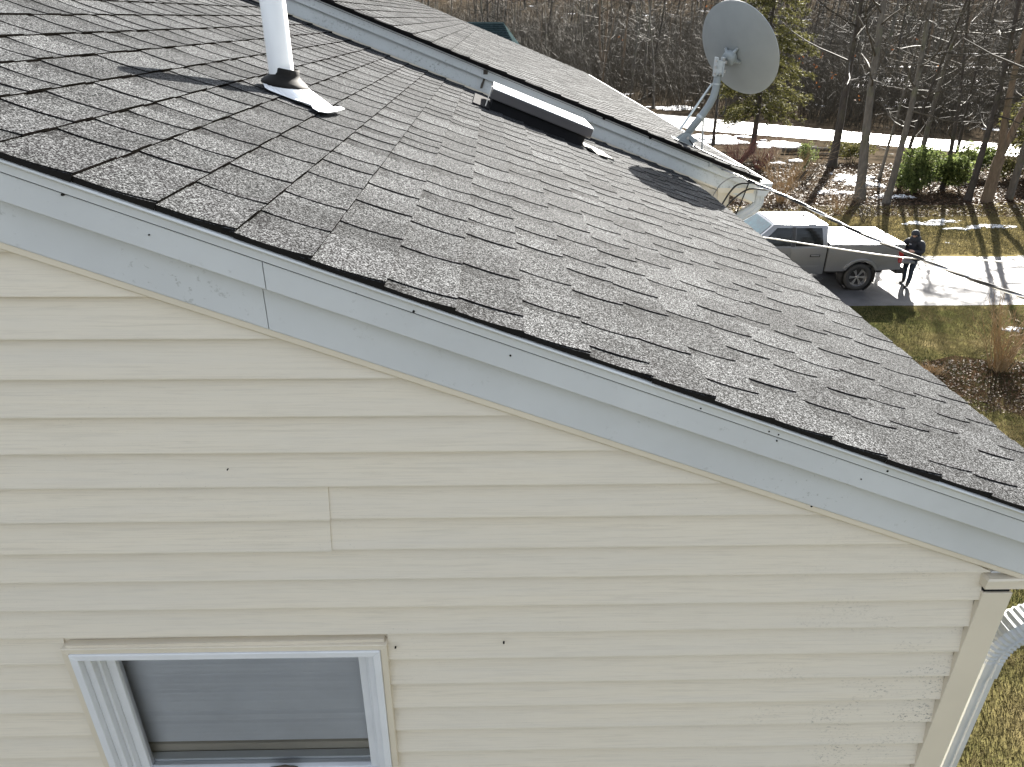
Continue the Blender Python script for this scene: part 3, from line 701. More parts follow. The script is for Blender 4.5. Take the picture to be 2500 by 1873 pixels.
mb = MB(); hh = [.012, .014, .016, .014, .016, .018, .020, .022, .022, .02, .018, .016, .015, .014, .012]
mb.prism([RP(-.84+DW+(w+.84)*.55, y-.005, h+.004, A1) for (w, y), h in zip(fl, hh)], RP(0, 0, .0025, 0)); mb.build('flange', 'flashing_white', vp)

# ================================================================== THINGS ON THE HOUSE
# ---- satellite dish
dish = tag(empty('satellite_dish', (1.67, 6.62, HC-.985)), 'grey satellite dish on a bent mast bolted to the roof edge', 'satellite dish')
def rel(o, p): return Vector(p)-o.location
DC = Vector((2.05, 6.66, HC-.245)); DN = Vector((.74, .50, .46)).normalized()
q = DN.to_track_quat('Z', 'Y').to_matrix().to_4x4(); Mx = Matrix.Translation(rel(dish, DC)) @ q
mb = MB(); prof = []
R_ = .385
for i in range(15): rr = R_*i/14; prof.append((max(rr, .001), 0.085*((rr/R_)**2-1)))
back = list(prof)
prof2 = back+[(R_+.006, .002), (R_+.007, -.006), (R_+.001, -.010)]+[(max(rr-.001, .0005), z-.007) for rr, z in reversed(back[:-1])]
mb.lathe([(r_, z+.05) for r_, z in prof2], 64, Mx @ Matrix.Diagonal((1.0, 1.04, 1, 1))); mb.build('reflector', 'dish_grey', dish, smooth=True); smooth_by_angle(dish.children[-1], .7)
# mounting spider and bolts, set low on the back of the reflector
HB = Vector((1.905, 6.56, HC-.345))
def onback(u_, v_):
    p = (u_*u_+v_*v_)**.5; return Mx @ Vector((u_, v_, .05+0.085*((p/R_)**2-1)-.012))
inv = (Mx).inverted(); hb_l = inv @ rel(dish, HB)
hu, hv = hb_l.x, hb_l.y
br = empty('mount_bracket', parent=dish)
mb = MB(); cpt = onback(hu, hv); bolts = []
for i in range(4):
    a = math.pi/4+i*math.pi/2; u_, v_ = hu+.085*math.cos(a), hv+.085*math.sin(a)
    b = onback(u_, v_); bolts.append(b)
    mb.tube([cpt-(q @ Vector((0, 0, .035))), (cpt+b)/2-(q @ Vector((0, 0, .03))), b], [.022, .018, .012], 8)
mb.lathe([(.0, -.075), (.055, -.075), (.060, -.055), (.060, -.02), (.045, .0)], 24, Matrix.Translation(cpt) @ q); mb.build('spider', 'mast_grey', br, smooth=True)
for b in bolts:
    mb = MB(); mb.lathe([(0, -.014), (.007, -.012), (.009, 0)], 10, Matrix.Translation(b) @ q); mb.build('bolt', 'bolt', br)
P = lambda x, y, z: rel(dish, Vector((x, y, HC+z)))
mb = MB(); mt = P(1.905, 6.60, -.36)
for dx in (-.028, .028): mb.box(mt.x+dx-.006, mt.x+dx+.006, mt.y-.045, mt.y+.05, mt.z-.075, mt.z+.075)
mb.box(mt.x-.022, mt.x+.022, mt.y-.04, mt.y+.04, mt.z-.06, mt.z+.05); bevel(mb.build('yoke', 'galvanised', br), .004)
for i, (dx, dz) in enumerate([(-.042, .05), (-.042, .0), (-.042, -.05), (.042, -.03), (.042, .04), (0, -.055), (.02, .06)]):
    mb = MB(); mb.lathe([(0, -.012), (.008, -.010), (.009, .008)], 8, Matrix.Translation(mt+Vector((dx, -.045, dz)))); mb.build('bolt', 'bolt', br)
mb = MB(); path = [P(1.675, 6.62, -.945), P(1.80, 6.61, -.765), P(1.862, 6.605, -.665), P(1.888, 6.60, -.60), P(1.900, 6.60, -.54), P(1.903, 6.60, -.44), P(1.904, 6.60, -.33)]
mb.tube(path, .0315, 16); mb.build('mast', 'mast_grey', dish, smooth=True); smooth_by_angle(dish.children[-1], .8)
mb = MB(); mb.tube([P(1.797, 6.611, -.77), P(1.808, 6.611, -.752)], .036, 16); mb.tube([P(1.901, 6.60, -.50), P(1.902, 6.60, -.488)], .0355, 16); mb.build('collar', 'galvanised', dish, smooth=False)
mb = MB(); mb.tube([P(1.645, 6.66, -.872), P(1.885, 6.68, -.50)], .010, 8); mb.build('strut', 'galvanised', dish)
mb = MB(); mb.tube([P(1.83, 6.64, -.70), P(1.90, 6.80, -1.065)], .008, 8); mb.build('strut', 'galvanised', dish)
# foot: a domed bracket on a plate
mb = MB(); c0 = RP(1.67/CA, 6.62, .014, A2); f = [RP(1.67/CA+u_, 6.62+v_, .012, A2) for u_, v_ in ((-.10, -.075), (.11, -.075), (.11, .075), (-.10, .075))]
mb.prism([p-dish.location for p in f], RP(0, 0, .006, 0)); mb.build('base_plate', 'galvanised', dish)
mb = MB()
for v_ in (-.035, .035):
    pr = [(-.075, .018), (.085, .018), (.08, .05), (.05, .085), (.01, .10), (-.03, .085)]
    mb.prism([RP(1.675/CA+u_, 6.62+v_-.004, h, A2)-dish.location for u_, h in pr], (0, .008, 0))
mb.prism([RP(1.675/CA+u_, 6.62-.031, h, A2)-dish.location for u_, h in [(.0, .018), (.085, .018), (.08, .05), (.05, .085), (.01, .095)]], (0, .062, 0))
bevel(mb.build('foot_bracket', 'mast_grey', dish), .004)
for dv in (-.042, .042):
    mb = MB(); cpt2 = RP(1.68/CA, 6.62+dv, .06, A2)-dish.location; mb.tube([cpt2+Vector((0, -.006, 0)), cpt2+Vector((0, .006, 0))], .012, 10); mb.build('bolt', 'bolt', dish)
mb = MB(); lc = P(1.965, 6.60, -.665); loop = [P(1.93, 6.60, -.42), P(1.935, 6.60, -.50)]+[lc+Vector((.042*math.cos(a), .01*math.sin(a*.5), .085*math.sin(a))) for a in [math.pi*(.8-2*i/26) for i in range(27)]]
mb.tube(loop, .0042, 6); mb.build('cable_loop', 'cable_black', dish)
# ---- coax running from the foot over the roof edge
def cable(name, pts, rad, mat, label, cat, group=None, k=6, n=6, twist=None):
    P_ = [Vector(p) for p in pts]; out = []
    for i in range(len(P_)-1):
        p0, p1, p2, p3 = P_[max(i-1, 0)], P_[i], P_[i+1], P_[min(i+2, len(P_)-1)]
        for j in range(n):
            t = j/n; out.append(.5*((2*p1)+(p2-p0)*t+(2*p0-5*p1+4*p2-p3)*t*t+(3*p1-p0-3*p2+p3)*t**3))
    out.append(P_[-1]); mb = MB(); mb.tube(out, rad, k); o = mb.build(name, mat, smooth=True)
    return tag(o, label, cat, group), out
W = lambda x, y, z: (x, y, HC+z)
rp2 = lambda x, y, h=.012: tuple(RP(x/CA, y, h, A2))
cable('coaxial_cable', [W(1.71, 6.62, -.93), rp2(1.76, 6.50, .02), rp2(1.95, 6.42), rp2(2.08, 6.36), (2.16, 6.25, HC-1.14), W(2.175, 6.215, -1.21), W(2.15, 6.23, -1.36), W(2.09, 6.235, -1.6), W(2.05, 6.25, -1.95), W(2.04, 6.27, -3.2)], .006, 'cable_black', 'black coaxial cable running from the dish foot over the roof edge', 'cable')
# ---- service drop: three twisted conductors from the fascia, and a thin second line
anchor = Vector(W(1.934, 6.235, -1.135))
drop_pts = [anchor, W(2.19, 5.93, -1.217), W(2.38, 5.70, -1.277), W(2.62, 5.40, -1.375), W(2.85, 5.12, -1.455), W(3.44, 4.385, -1.60), W(4.8, 2.75, -1.78), W(7.5, -.5, -1.95), W(12, -6, -1.85)]
sd = tag(empty('service_cable', anchor), 'thick twisted overhead power cable leaving the white fascia', 'cable')
P_ = [Vector(p) for p in drop_pts]; cen = []
for i in range(len(P_)-1):
    p0, p1, p2, p3 = P_[max(i-1, 0)], P_[i], P_[i+1], P_[min(i+2, len(P_)-1)]
    nn = max(6, int((p2-p1).length/.045))
    for j in range(nn):
        t = j/nn; cen.append(.5*((2*p1)+(p2-p0)*t+(2*p0-5*p1+4*p2-p3)*t*t+(3*p1-p0-3*p2+p3)*t**3))
L_ = 0; tw = []
for i, c in enumerate(cen):
    if i: L_ += (c-cen[i-1]).length
    d = (cen[min(i+1, len(cen)-1)]-cen[max(i-1, 0)]).normalized(); a = d.cross(Vector((0, 0, 1))).normalized(); b = a.cross(d); tw.append((c, a, b, L_))
for s_ in range(3):
    mb = MB(); mb.tube([c+(a*math.cos(L*13+s_*2.094)+b*math.sin(L*13+s_*2.094))*.0075-anchor for c, a, b, L in tw[(0 if s_ == 0 else 6):]], .0066 if s_ else .0055, 6)
    mb.build('conductor', 'wire_bright' if s_ == 0 else 'cable_black', sd, smooth=True)
mb = MB(); mb.tube([Vector((-.10, .01, .05)), Vector((-.06, 0, .03)), Vector((0, 0, 0))], .006, 6); mb.box(-.115, -.085, -.004, .012, .02, .075); mb.build('hook', 'galvanised', sd)
for i, (tx, x1) in enumerate([(2.16, 1.95), (2.26, 2.0)]):
    s0 = Vector(W(tx, 6.235-(tx-1.934)*1.2+.02, -1.135-(tx-1.934)*.30))
    cable('jumper_cable', [s0, (s0.x-.05, s0.y+.05, s0.z-.005), (s0.x-.12, 6.16, s0.z-.06), (x1+.02, 6.24, HC-1.45), (x1, 6.285, HC-1.62), (x1-.005, 6.29, HC-1.9), (x1-.01, 6.29, HC-3.5)], .0075, 'cable_black', ['black jumper cable arching from the twisted drop, the one nearer the dish', 'black jumper cable arching from the twisted drop, the one nearer the gutter'][i], 'cable', 'jumper cables at the house corner')
cable('jumper_cable', [W(2.06, 6.10, -1.175), W(1.98, 6.14, -1.19), W(1.91, 6.2, -1.28), W(1.88, 6.27, -1.45), W(1.87, 6.29, -1.8), W(1.87, 6.29, -3.5)], .005, 'cable_grey', 'thin grey ground wire arching beside the black jumper cables', 'cable', 'jumper cables at the house corner')
cable('phone_cable', [W(2.05, 6.66, -1.79), W(2.37, 6.29, -1.73), W(3.15, 5.36, -1.635), W(3.655, 4.74, -1.49), W(5.5, 2.5, -1.15), W(9, -1.7, -.7)], .0052, 'wire_white', 'thin pale communications cable stretched in front of the pickup', 'cable')

# ================================================================== neighbour house behind the trees
nh = tag(empty('neighbour_house', (-3, 74, 0), math.radians(-6)), 'distant house with dark teal shingle roof glimpsed through bare woods', 'house')
mb = MB(); mb.box(-7, 5, -3.8, 3.8, 0, 4.7); mb.build('wall', 'log_wood', nh)
mb = MB(); n = 16; Rg = [(-7.0, 0, 7.3), (4.0, 0, 7.3)]; Ev = [(-7.5, -4.4, 4.5), (5.9, -4.4, 4.5), (5.9, 4.4, 4.5), (-7.5, 4.4, 4.5)]
for i in range(n):
    a, b = i/n, (i+1)/n
    L = lambda p, q_, t: Vector(p).lerp(Vector(q_), t)
    lift = Vector((0, -.01, .05))
    mb.quad(L(Rg[0], Ev[0], a), L(Rg[0], Ev[0], b)+lift, L(Rg[1], Ev[1], b)+lift, L(Rg[1], Ev[1], a), 0)
    mb.quad(L(Rg[0], Ev[0], b)+lift, L(Rg[0], Ev[0], b), L(Rg[1], Ev[1], b), L(Rg[1], Ev[1], b)+lift, 0)
mb.add([Rg[1], Ev[1], Ev[2]], [(0, 1, 2)]); mb.add([Rg[0], Rg[1], Ev[2], Ev[3]], [(0, 1, 2, 3)]); mb.build('roof', 'roof_teal', nh)
for x in (-4, -1, 2):
    mb = MB(); mb.box(x, x+1, -3.86, -3.78, 1.2, 2.6); w_ = mb.build('window', 'vinyl_white', nh); mb = MB(); mb.box(x+.1, x+.9, -3.88, -3.855, 1.3, 2.5); mb.build('pane', 'car_glass', w_)

#PART2
# ================================================================== TREES AND PLANTS
def rv(r): 
    while True:
        v = Vector((r.uniform(-1, 1), r.uniform(-1, 1), r.uniform(-1, 1)))
        if .05 < v.length < 1: return v.normalized()
def grow(mb, r, p, d, L, r0, r1, seg, k, wob, upb, mi=0):
    pts = [Vector(p)]; dirs = []; d = d.normalized()
    for i in range(seg):
        d = (d+rv(r)*wob+Vector((0, 0, upb))).normalized(); pts.append(pts[-1]+d*L/seg); dirs.append(d.copy())
    mb.tube(pts, [r0+(r1-r0)*(i/seg)**.8 for i in range(seg+1)], k, mi, cap=False); return pts, dirs
def bare_tree(seed, H, r0, nb, start, fork=False, spread=.9, twigs=4, dens=1.0):
    r = random.Random(seed); T = MB(); C = MB()
    stems = []
    if fork:
        pts, dirs = grow(T, r, (0, 0, -.1), Vector((0, 0, 1)), H*.12, r0*1.25, r0, 3, 9, .05, .1)
        for s in (-1, 1):
            stems.append(grow(T, r, pts[-1], Vector((.28*s, .1*s, 1)), H*.86, r0*.75, r0*.06, 11, 8, .07, .06))
    else:
        stems.append(grow(T, r, (0, 0, -.1), Vector((r.uniform(-.05, .05), r.uniform(-.05, .05), 1)), H, r0*1.2, r0*.06, 13, 9, .055, .05))
        T.tube([(0, 0, -.15), (0, 0, .12), (0, 0, .5)], [r0*1.75, r0*1.4, r0*1.08], 9, cap=False)
    for pts, dirs in stems:
        n = len(pts)-1
        for b in range(int(nb/len(stems))):
            t = start+(1-start)*(b+r.random())/(nb/len(stems)); t = min(t, .985); i = min(int(t*n), n-1); f = t*n-i
            p = pts[i].lerp(pts[i+1], f); a = r.uniform(0, 6.283)
            rr = r0*(1.05-t)*.34+.006
            d = Vector((math.cos(a)*spread, math.sin(a)*spread, r.uniform(.05, .75) if t > .35 else r.uniform(-.25, .4)))
            L = H*(.34-.24*t)*r.uniform(.6, 1.15)*(1 if t > .3 else .55)
            bp, bd = grow(C, r, p, d, L, rr, rr*.22, 5, 5, .16, .05)
            for c in range(int(6*dens)):
                u = r.uniform(.2, 1); j = min(int(u*5), 4); q = bp[j].lerp(bp[j+1], u*5-j)
                d2 = (bd[j]+rv(r)*.9).normalized(); L2 = L*(.55-.3*u)*r.uniform(.6, 1.3)
                sp, sd_ = grow(C, r, q, d2, L2, rr*.35+.003, .004, 3, 3, .2, .04)
                for e in range(twigs):
                    w = r.uniform(.15, 1); j2 = min(int(w*3), 2); q2 = sp[j2].lerp(sp[j2+1], w*3-j2)
                    grow(C, r, q2, sd_[j2]+rv(r)*.9, L2*r.uniform(.3, .65), .006, .0025, 2, 3, .25, .03)
    return T, C
protos = []
specs = [(1, 18, .22, 24, .26, False, .8), (2, 17, .17, 24, .28, False, .75), (3, 16, .13, 26, .20, False, .9), (4, 19, .24, 26, .24, True, .75), (5, 14, .09, 26, .12, False, .9), (6, 15, .11, 30, .10, False, .95)]
for sd, H, r0, nb, st_, fk, spd in specs:
    T, C = bare_tree(sd, H, r0, nb, st_, fk, spd)
    tm = T.build('trunk', 'bark_grey', smooth=True); cm = C.build('crown', 'twig', smooth=False)
    protos.append((tm.data, cm.data, H, r0)); bpy.data.objects.remove(tm); bpy.data.objects.remove(cm)
def put_tree(name, proto, p, label, group=None, scale=1.0, rot=None, bark=None, twig=None, fat=1.0):
    tm, cm, H, r0 = protos[proto]
    e = empty(name, p, rot if rot is not None else rnd.uniform(0, 6.28)); e.scale = (scale*fat, scale*fat, scale)
    for nm, me, mt_ in (('trunk', tm, bark), ('crown', cm, twig)):
        o = bpy.data.objects.new(nm, me); COL.objects.link(o); o.parent = e
        if mt_: o.material_slots[0].link = 'OBJECT'; o.material_slots[0].material = MAT[mt_]
    return tag(e, label, 'tree', group)
G = 'bare trees between the driveway and the street'
put_tree('bare_tree', 0, gr(2031, 405), 'stout bare tree with almost black trunk beside a snow patch', G, 1.0, .3, 'bark_dark', 'twig_dark')
put_tree('bare_tree', 1, gr(2098, 484), 'straight grey barked bare tree at the edge of the golden grass', G, 1.05, 1.2, fat=1.15)
put_tree('bare_tree', 2, gr(2163, 496), 'leaning grey bare tree in front of the green evergreen shrub', G, 1.1, 2.2)
put_tree('bare_tree', 4, gr(2147, 436), 'thin bare sapling between two thick grey trunks', G, .85, 3.0)
put_tree('bare_tree', 5, gr(2196, 450), 'slim bare tree behind the evergreen shrub, left stem of the pair', G, .9, 4.0, 'bark_dark')
put_tree('bare_tree', 2, gr(2232, 446), 'mossy trunked bare tree rising behind the evergreen shrub', G, 1.0, 5.0)
put_tree('bare_tree', 5, gr(2300, 462), 'thin dark tree at the right side of the evergreen shrub', G, .95, .9, 'bark_dark')
put_tree('bare_tree', 2, gr(2362, 490), 'dark slender bare tree standing on the verge of the golden grass', G, 1.05, 1.9, 'bark_dark', 'twig_dark')
put_tree('forked_tree', 3, gr(2408, 492), 'forked tan trunked tree dividing low into two stems', G, .95, .15, 'bark_tan')
#put_tree('bare_tree', 4, gr(2463, 486), 'small dark crooked tree beside the forked tan tree', G, 1.0, 2.7, 'bark_dark', 'twig_dark')
put_tree('bare_tree', 5, gr(1741, 352), 'thin bare tree beside the dish mast near the street', G, .9, 3.3, 'bark_dark')
put_tree('bare_tree', 1, gr(2552, 505), 'grey bare tree beyond the forked tan tree', G, 1.0, 4.4)
put_tree('bare_tree', 0, gr(2680, 520), 'broad grey bare tree past the end of the golden grass', G, .95, 5.2)
for i, (px, py, pr, lab) in enumerate([(2620, 440, 0, 'broad bare tree by the street past the pines'), (2720, 455, 3, 'forked bare tree by the street past the pines'), (2520, 405, 2, 'thin bare tree standing close to the street kerb'), (2830, 470, 1, 'tall straight bare tree beyond the lawn corner'), (2435, 412, 5, 'thin leaning tree between the street and the grey green shrub'), (2330, 400, 4, 'thin bare tree on the bank right below the street'), (2900, 540, 0, 'wide spreading bare tree beyond the lawn corner'), (2640, 590, 2, 'slim bare tree at the end of the golden grass')]):
    put_tree('bare_tree', pr, gr(px, py), lab, G, 1.0, i*1.3, 'bark_dark' if i % 2 else None)
HT, HCr = bare_tree(77, 15, .2, 16, .42, False, .8)
e = empty('bare_tree', gr(2540, 935)); HT.build('trunk', 'bark_dark', e, smooth=True); HCr.build('crown', 'twig_dark', e); tag(e, 'thick dark trunk standing in the mulch bed on the lawn', 'tree')
#put_tree('bare_tree', 0, gr(2535, 940), 'thick dark trunk standing in the mulch bed on the lawn', None, .8, 2.0, 'bark_dark', 'twig_dark')
# woods beyond the street
GW = 'bare trees in the woods beyond the street'; r = random.Random(21); far = []
def street_y(x, y): return None
tries = 0
while len(far) < 210 and tries < 9000:
    tries += 1; u = r.random()**.8; y = 60+95*u; x = y*r.uniform(-.28, .92)
    v = Vector((x, y, gz(x, y)))-Vector((0, 0, HC)); z = v.dot(fw); px = 1250+FPX*v.dot(rt)/z; py = 936.5-FPX*v.dot(up)/z
    lim = 286+(px-1702)*.0845
    if py > lim-6 or (-12 < x < 4 and 64 < y < 80) or abs(x/y) > 1: continue
    if any((x-a)**2+(y-b)**2 < 5 for a, b in far): continue
    far.append((x, y)); i = r.choice((0, 1, 1, 2, 2, 4, 5, 5, 3))
    bk = r.choice((None, 'bark_dark', 'bark_tan', None)); form = {0: 'stout', 1: 'straight', 2: 'slim', 3: 'forked', 4: 'thin young', 5: 'thin twiggy'}[i]
    put_tree('bare_tree', i, (x, y, gz(x, y)), form+' bare tree with '+{None: 'grey', 'bark_dark': 'blackish', 'bark_tan': 'tan'}[bk]+' bark in the woods beyond the white street', GW, r.uniform(.8, 1.15), r.uniform(0, 6.28), bk, r.choice((None, 'twig_dark', None)))
# the mass of woodland farther back and thin undergrowth, uncountable
def mass(name, mat, items, label, cat):
    """items: (mesh verts array, faces, x, y, z, scale, rot)"""
    V = []; F = []; o = 0
    for v, f, x, y, z, s, a in items:
        c, sn = math.cos(a), math.sin(a); w = np.empty_like(v)
        w[:, 0] = (v[:, 0]*c-v[:, 1]*sn)*s+x; w[:, 1] = (v[:, 0]*sn+v[:, 1]*c)*s+y; w[:, 2] = v[:, 2]*s+z
        V.append(w); F.append(f+o); o += len(v)
    V = np.concatenate(V); F = np.concatenate(F)
    me = bpy.data.meshes.new(name); me.vertices.add(len(V)); me.vertices.foreach_set('co', V.ravel().astype(np.float32))
    me.loops.add(F.size); me.loops.foreach_set('vertex_index', F.ravel().astype(np.int32))
    me.polygons.add(len(F)); me.polygons.foreach_set('loop_start', np.arange(0, F.size, F.shape[1], dtype=np.int32)); me.polygons.foreach_set('loop_total', np.full(len(F), F.shape[1], dtype=np.int32))
    me.update(calc_edges=True); me.materials.append(MAT[mat]); ob = bpy.data.objects.new(name, me); COL.objects.link(ob); return tag(ob, label, cat, kind='stuff')
def arr(mb): return np.array(mb.v, dtype=np.float64), np.array([f for f in mb.f if len(f) == 4], dtype=np.int64)
simple = []
for sd, H, r0 in ((31, 17, .2), (32, 15, .14), (33, 18, .24)):
    T, C = bare_tree(sd, H, r0, 14, .08, False, 1.0, 2, .7); m2 = MB(); m2.v = T.v+C.v; n0 = len(T.v); m2.f = T.f+[tuple(i+n0 for i in f) for f in C.f]; simple.append(arr(m2))
items = []; r = random.Random(5)
for _ in range(700):
    y = 140+260*r.random()**.9; x = y*r.uniform(-.35, .95); v, f = r.choice(simple); items.append((v, f, x, y, gz(x, y), r.uniform(.8, 1.3), r.uniform(0, 6.28)))
mass('far_woodland', 'twig_dark', items, 'distant mass of bare grey brown woodland on the rising ground', 'woodland')
# brush: many-stemmed thickets
def brush(seed, n, h, spread, r0=.008, tw=7):
    r = random.Random(seed); m = MB()
    for i in range(n):
        a = r.uniform(0, 6.28); L = h*r.uniform(.55, 1.1)
        bp, bd = grow(m, r, (r.uniform(-.15, .15), r.uniform(-.15, .15), -.05), Vector((math.cos(a)*spread, math.sin(a)*spread, 1)), L, r0*1.6, r0*.5, 4, 3, .14, .02)
        for c in range(tw):
            u = r.uniform(.25, 1); j = min(int(u*4), 3); grow(m, r, bp[j].lerp(bp[j+1], u*4-j), bd[j]+rv(r)*.8, L*r.uniform(.12, .35), r0*.6, r0*.3, 2, 3, .25, .02)
    return m
def thicket(seed, n, h, spread, w, tw):
    r = random.Random(seed); V = []; F = []
    for i in range(n):
        a = r.uniform(0, 6.28); L = h*r.uniform(.5, 1.1); d = Vector((math.cos(a)*spread, math.sin(a)*spread, 1)).normalized(); p = Vector((r.uniform(-.8, .8), r.uniform(-.8, .8), -.1)); pts = [p]
        for j in range(3): d = (d+rv(r)*.16).normalized(); p = p+d*L/3; pts.append(p)
        sd = d.cross(rv(r)).normalized()
        for j in range(3):
            ww = w*(1-j*.25); o = len(V); V += [pts[j]-sd*ww, pts[j]+sd*ww, pts[j+1]+sd*ww*.75, pts[j+1]-sd*ww*.75]; F.append((o, o+1, o+2, o+3))
        for c in range(tw):
            u = r.uniform(.2, 1); j = min(int(u*3), 2); q = pts[j].lerp(pts[j+1], u*3-j); e = (pts[j+1]-pts[j]).normalized()+rv(r)*.9; e = e.normalized()*L*r.uniform(.14, .4); s2 = e.cross(rv(r)).normalized()*w*.42; m = q+e*.5+rv(r)*.08
            o = len(V); V += [q-s2, q+s2, m+s2*.6, m-s2*.6, q+e]; F.append((o, o+1, o+2, o+3)); F.append((o+3, o+2, o+4, o+4))
    return np.array([tuple(v) for v in V]), np.array([f if f[2] != f[3] else (f[0], f[1], f[2], f[2]) for f in F])
def tri_fix(q):          # last triangles as thin quads
    v, f = q; v = v.tolist(); out = []
    for a in f.tolist():
        if a[2] == a[3]: v.append([v[a[2]][0]+.004, v[a[2]][1], v[a[2]][2]+.004]); a = [a[0], a[1], a[2], len(v)-1]
        out.append(a)
    return np.array(v), np.array(out)
bp_ = [tri_fix(thicket(40+i, 13, 4.6, .42, .016, 9)) for i in range(5)]
items = []; r = random.Random(6)
while len(items) < 3300:
    u = r.random(); y = 56+150*u**1.1; x = y*r.uniform(-.3, .9)
    v = Vector((x, y, 0))-Vector((0, 0, HC)); z = v.dot(fw); px = 1250+FPX*v.dot(rt)/z; py = 936.5-FPX*v.dot(up)/z
    if py > 283+(px-1702)*.0845-5 or (-12 < x < 4 and 62 < y < 80): continue
    if px > 2050 and 140 < py < 240 and r.random() < .92: continue
    q = r.choice(bp_); items.append((*q, x, y, gz(x, y), r.uniform(.6, 1.5)*(1.0 if y < 110 else 1.4), r.uniform(0, 6.28)))
mass('undergrowth', 'twig', items, 'tangled leafless brush under the trees beyond the street', 'undergrowth')
items = []; r = random.Random(15)  # unseen woods added behind and beside the camera to block light from low sky
for _ in range(300):
    a = r.uniform(-3.5, .35); d = 24+34*r.random(); x, y = 4+math.cos(a)*d*1.15, 2+math.sin(a)*d
    v, f = r.choice(simple); items.append((v, f, x, y, -.05, r.uniform(.9, 1.25), r.uniform(0, 6.28)))
    for _k in range(2):
        q = r.choice(bp_); items.append((*q, x+r.uniform(-4, 4), y+r.uniform(-4, 4), -.05, r.uniform(1.2, 2.6), r.uniform(0, 6.28)))
mass('woodland', 'twig_dark', items, 'unseen bare woodland added round the yard to block low sky light', 'woodland')
# a few orange leaves still hanging
mb = MB(); r = random.Random(12)
for px, py, Y in [(1960, 142, 60), (2002, 139, 62), (2085, 137, 62), (2033, 183, 58), (2292, 166, 55), (2090, 248, 56), (1990, 210, 58), (1775, 5, 62), (1512, 92, 66), (2480, 127, 60), (1990, 165, 60), (2170, 118, 63), (1735, 15, 60), (2240, 95, 60)]:
    for j in range(4):
        c = aty(px, py, Y)+Vector((r.gauss(0, .16), r.gauss(0, .2), r.gauss(0, .13))); a, b = rv(r)*.09, rv(r)*.07
        mb.quad(c-a, c-b, c+a, c+b, 0, r.random())
tag(mb.build('hanging_leaves', 'brown_leaf', tone=True), 'sparse orange dead leaves still hanging on bare branches', 'leaves', kind='stuff')
# ---- conifer beside the street
def conifer(seed, H, base_r, z0):
    r = random.Random(seed); T = MB(); C = MB(); NL = MB()
    grow(T, r, (0, 0, -.1), Vector((0, 0, 1)), H, .19, .02, 12, 10, .015, .05)
    z = z0
    while z < H*.98:
        n = r.randint(4, 6); t = (z-z0)/(H-z0); L0 = base_r*(1-t)**.75*(.7 if t < .06 else 1)
        for i in range(n):
            a = r.uniform(0, 6.28); L = L0*r.uniform(.65, 1.15)+.2
            bp, bd = grow(C, r, (0, 0, z+r.uniform(-.15, .15)), Vector((math.cos(a), math.sin(a), .12-.3*(1-t))), L, .028*(1-t)+.008, .004, 5, 4, .08, -.03)
            for c in range(int(18+L*22)):
                u = r.uniform(.22, 1); j = min(int(u*5), 4); q = bp[j].lerp(bp[j+1], u*5-j)+rv(r)*.16
                d = (bd[j]+rv(r)*.8+Vector((0, 0, -.15))).normalized(); s_ = r.uniform(.12, .24); side = d.cross(rv(r)).normalized()
                tn = r.random()
                for w in range(4):
                    e = (d+rv(r)*.55).normalized()*s_*r.uniform(.7, 1.2); sd = e.cross(rv(r)).normalized()*.026
                    NL.add([q-sd, q+sd, q+e], [(0, 1, 2)], 0, min(1, max(0, tn+r.uniform(-.25, .25))))
        z += r.uniform(.22, .38)
    return T, C, NL
T, C, NL = conifer(3, 15.5, 3.3, 2.3)
cf = empty('pine_tree', gr(1837, 368)); T.build('trunk', 'bark_dark', cf, smooth=True); cr_ = C.build('branches', 'bark_dark', cf); NL.build('crown', 'needles', cf, tone=True)
T2, C2, N2 = conifer(19, 19, 2.0, 11.2)
tall = []
for i, (px, py, lab) in enumerate([(2463, 486, 'tall pine with dark clear trunk beside the forked tan tree')]):
    e = empty('pine_tree', gr(px, py), i*1.7); e.scale = (1, 1, 1-.05*i)
    if not tall: tall = [T2.build('trunk', 'bark_grey', e, smooth=True), C2.build('branches', 'bark_dark', e), N2.build('crown', 'needles', e, tone=True)]
    else:
        for s_ in tall: o = s_.copy(); COL.objects.link(o); o.parent = e
        e.children[0].material_slots[0].link = 'OBJECT'; e.children[0].material_slots[0].material = MAT['bark_dark']
    tag(e, lab, 'tree')
tag(cf, 'olive green conifer with drooping needles behind the satellite dish', 'tree')
T, C, NL = conifer(8, 9, 1.7, 1.2)
for i, (px, py, sc_, lab) in enumerate([(2590, 455, 1.75, 'tall green pine at the end of the tree line'), (2545, 425, 1.6, 'loose needled pine behind the forked tan tree')]):
    e = empty('pine_tree', gr(px, py), i*2.0); e.scale = (sc_,)*3
    if i == 0: a_, b_, c_ = T.build('trunk', 'bark_dark', e, smooth=True), C.build('branches', 'bark_dark', e), NL.build('crown', 'needles', e, tone=True)
    else:
        for s_ in (a_, b_, c_): o = s_.copy(); COL.objects.link(o); o.parent = e
    tag(e, lab, 'tree')
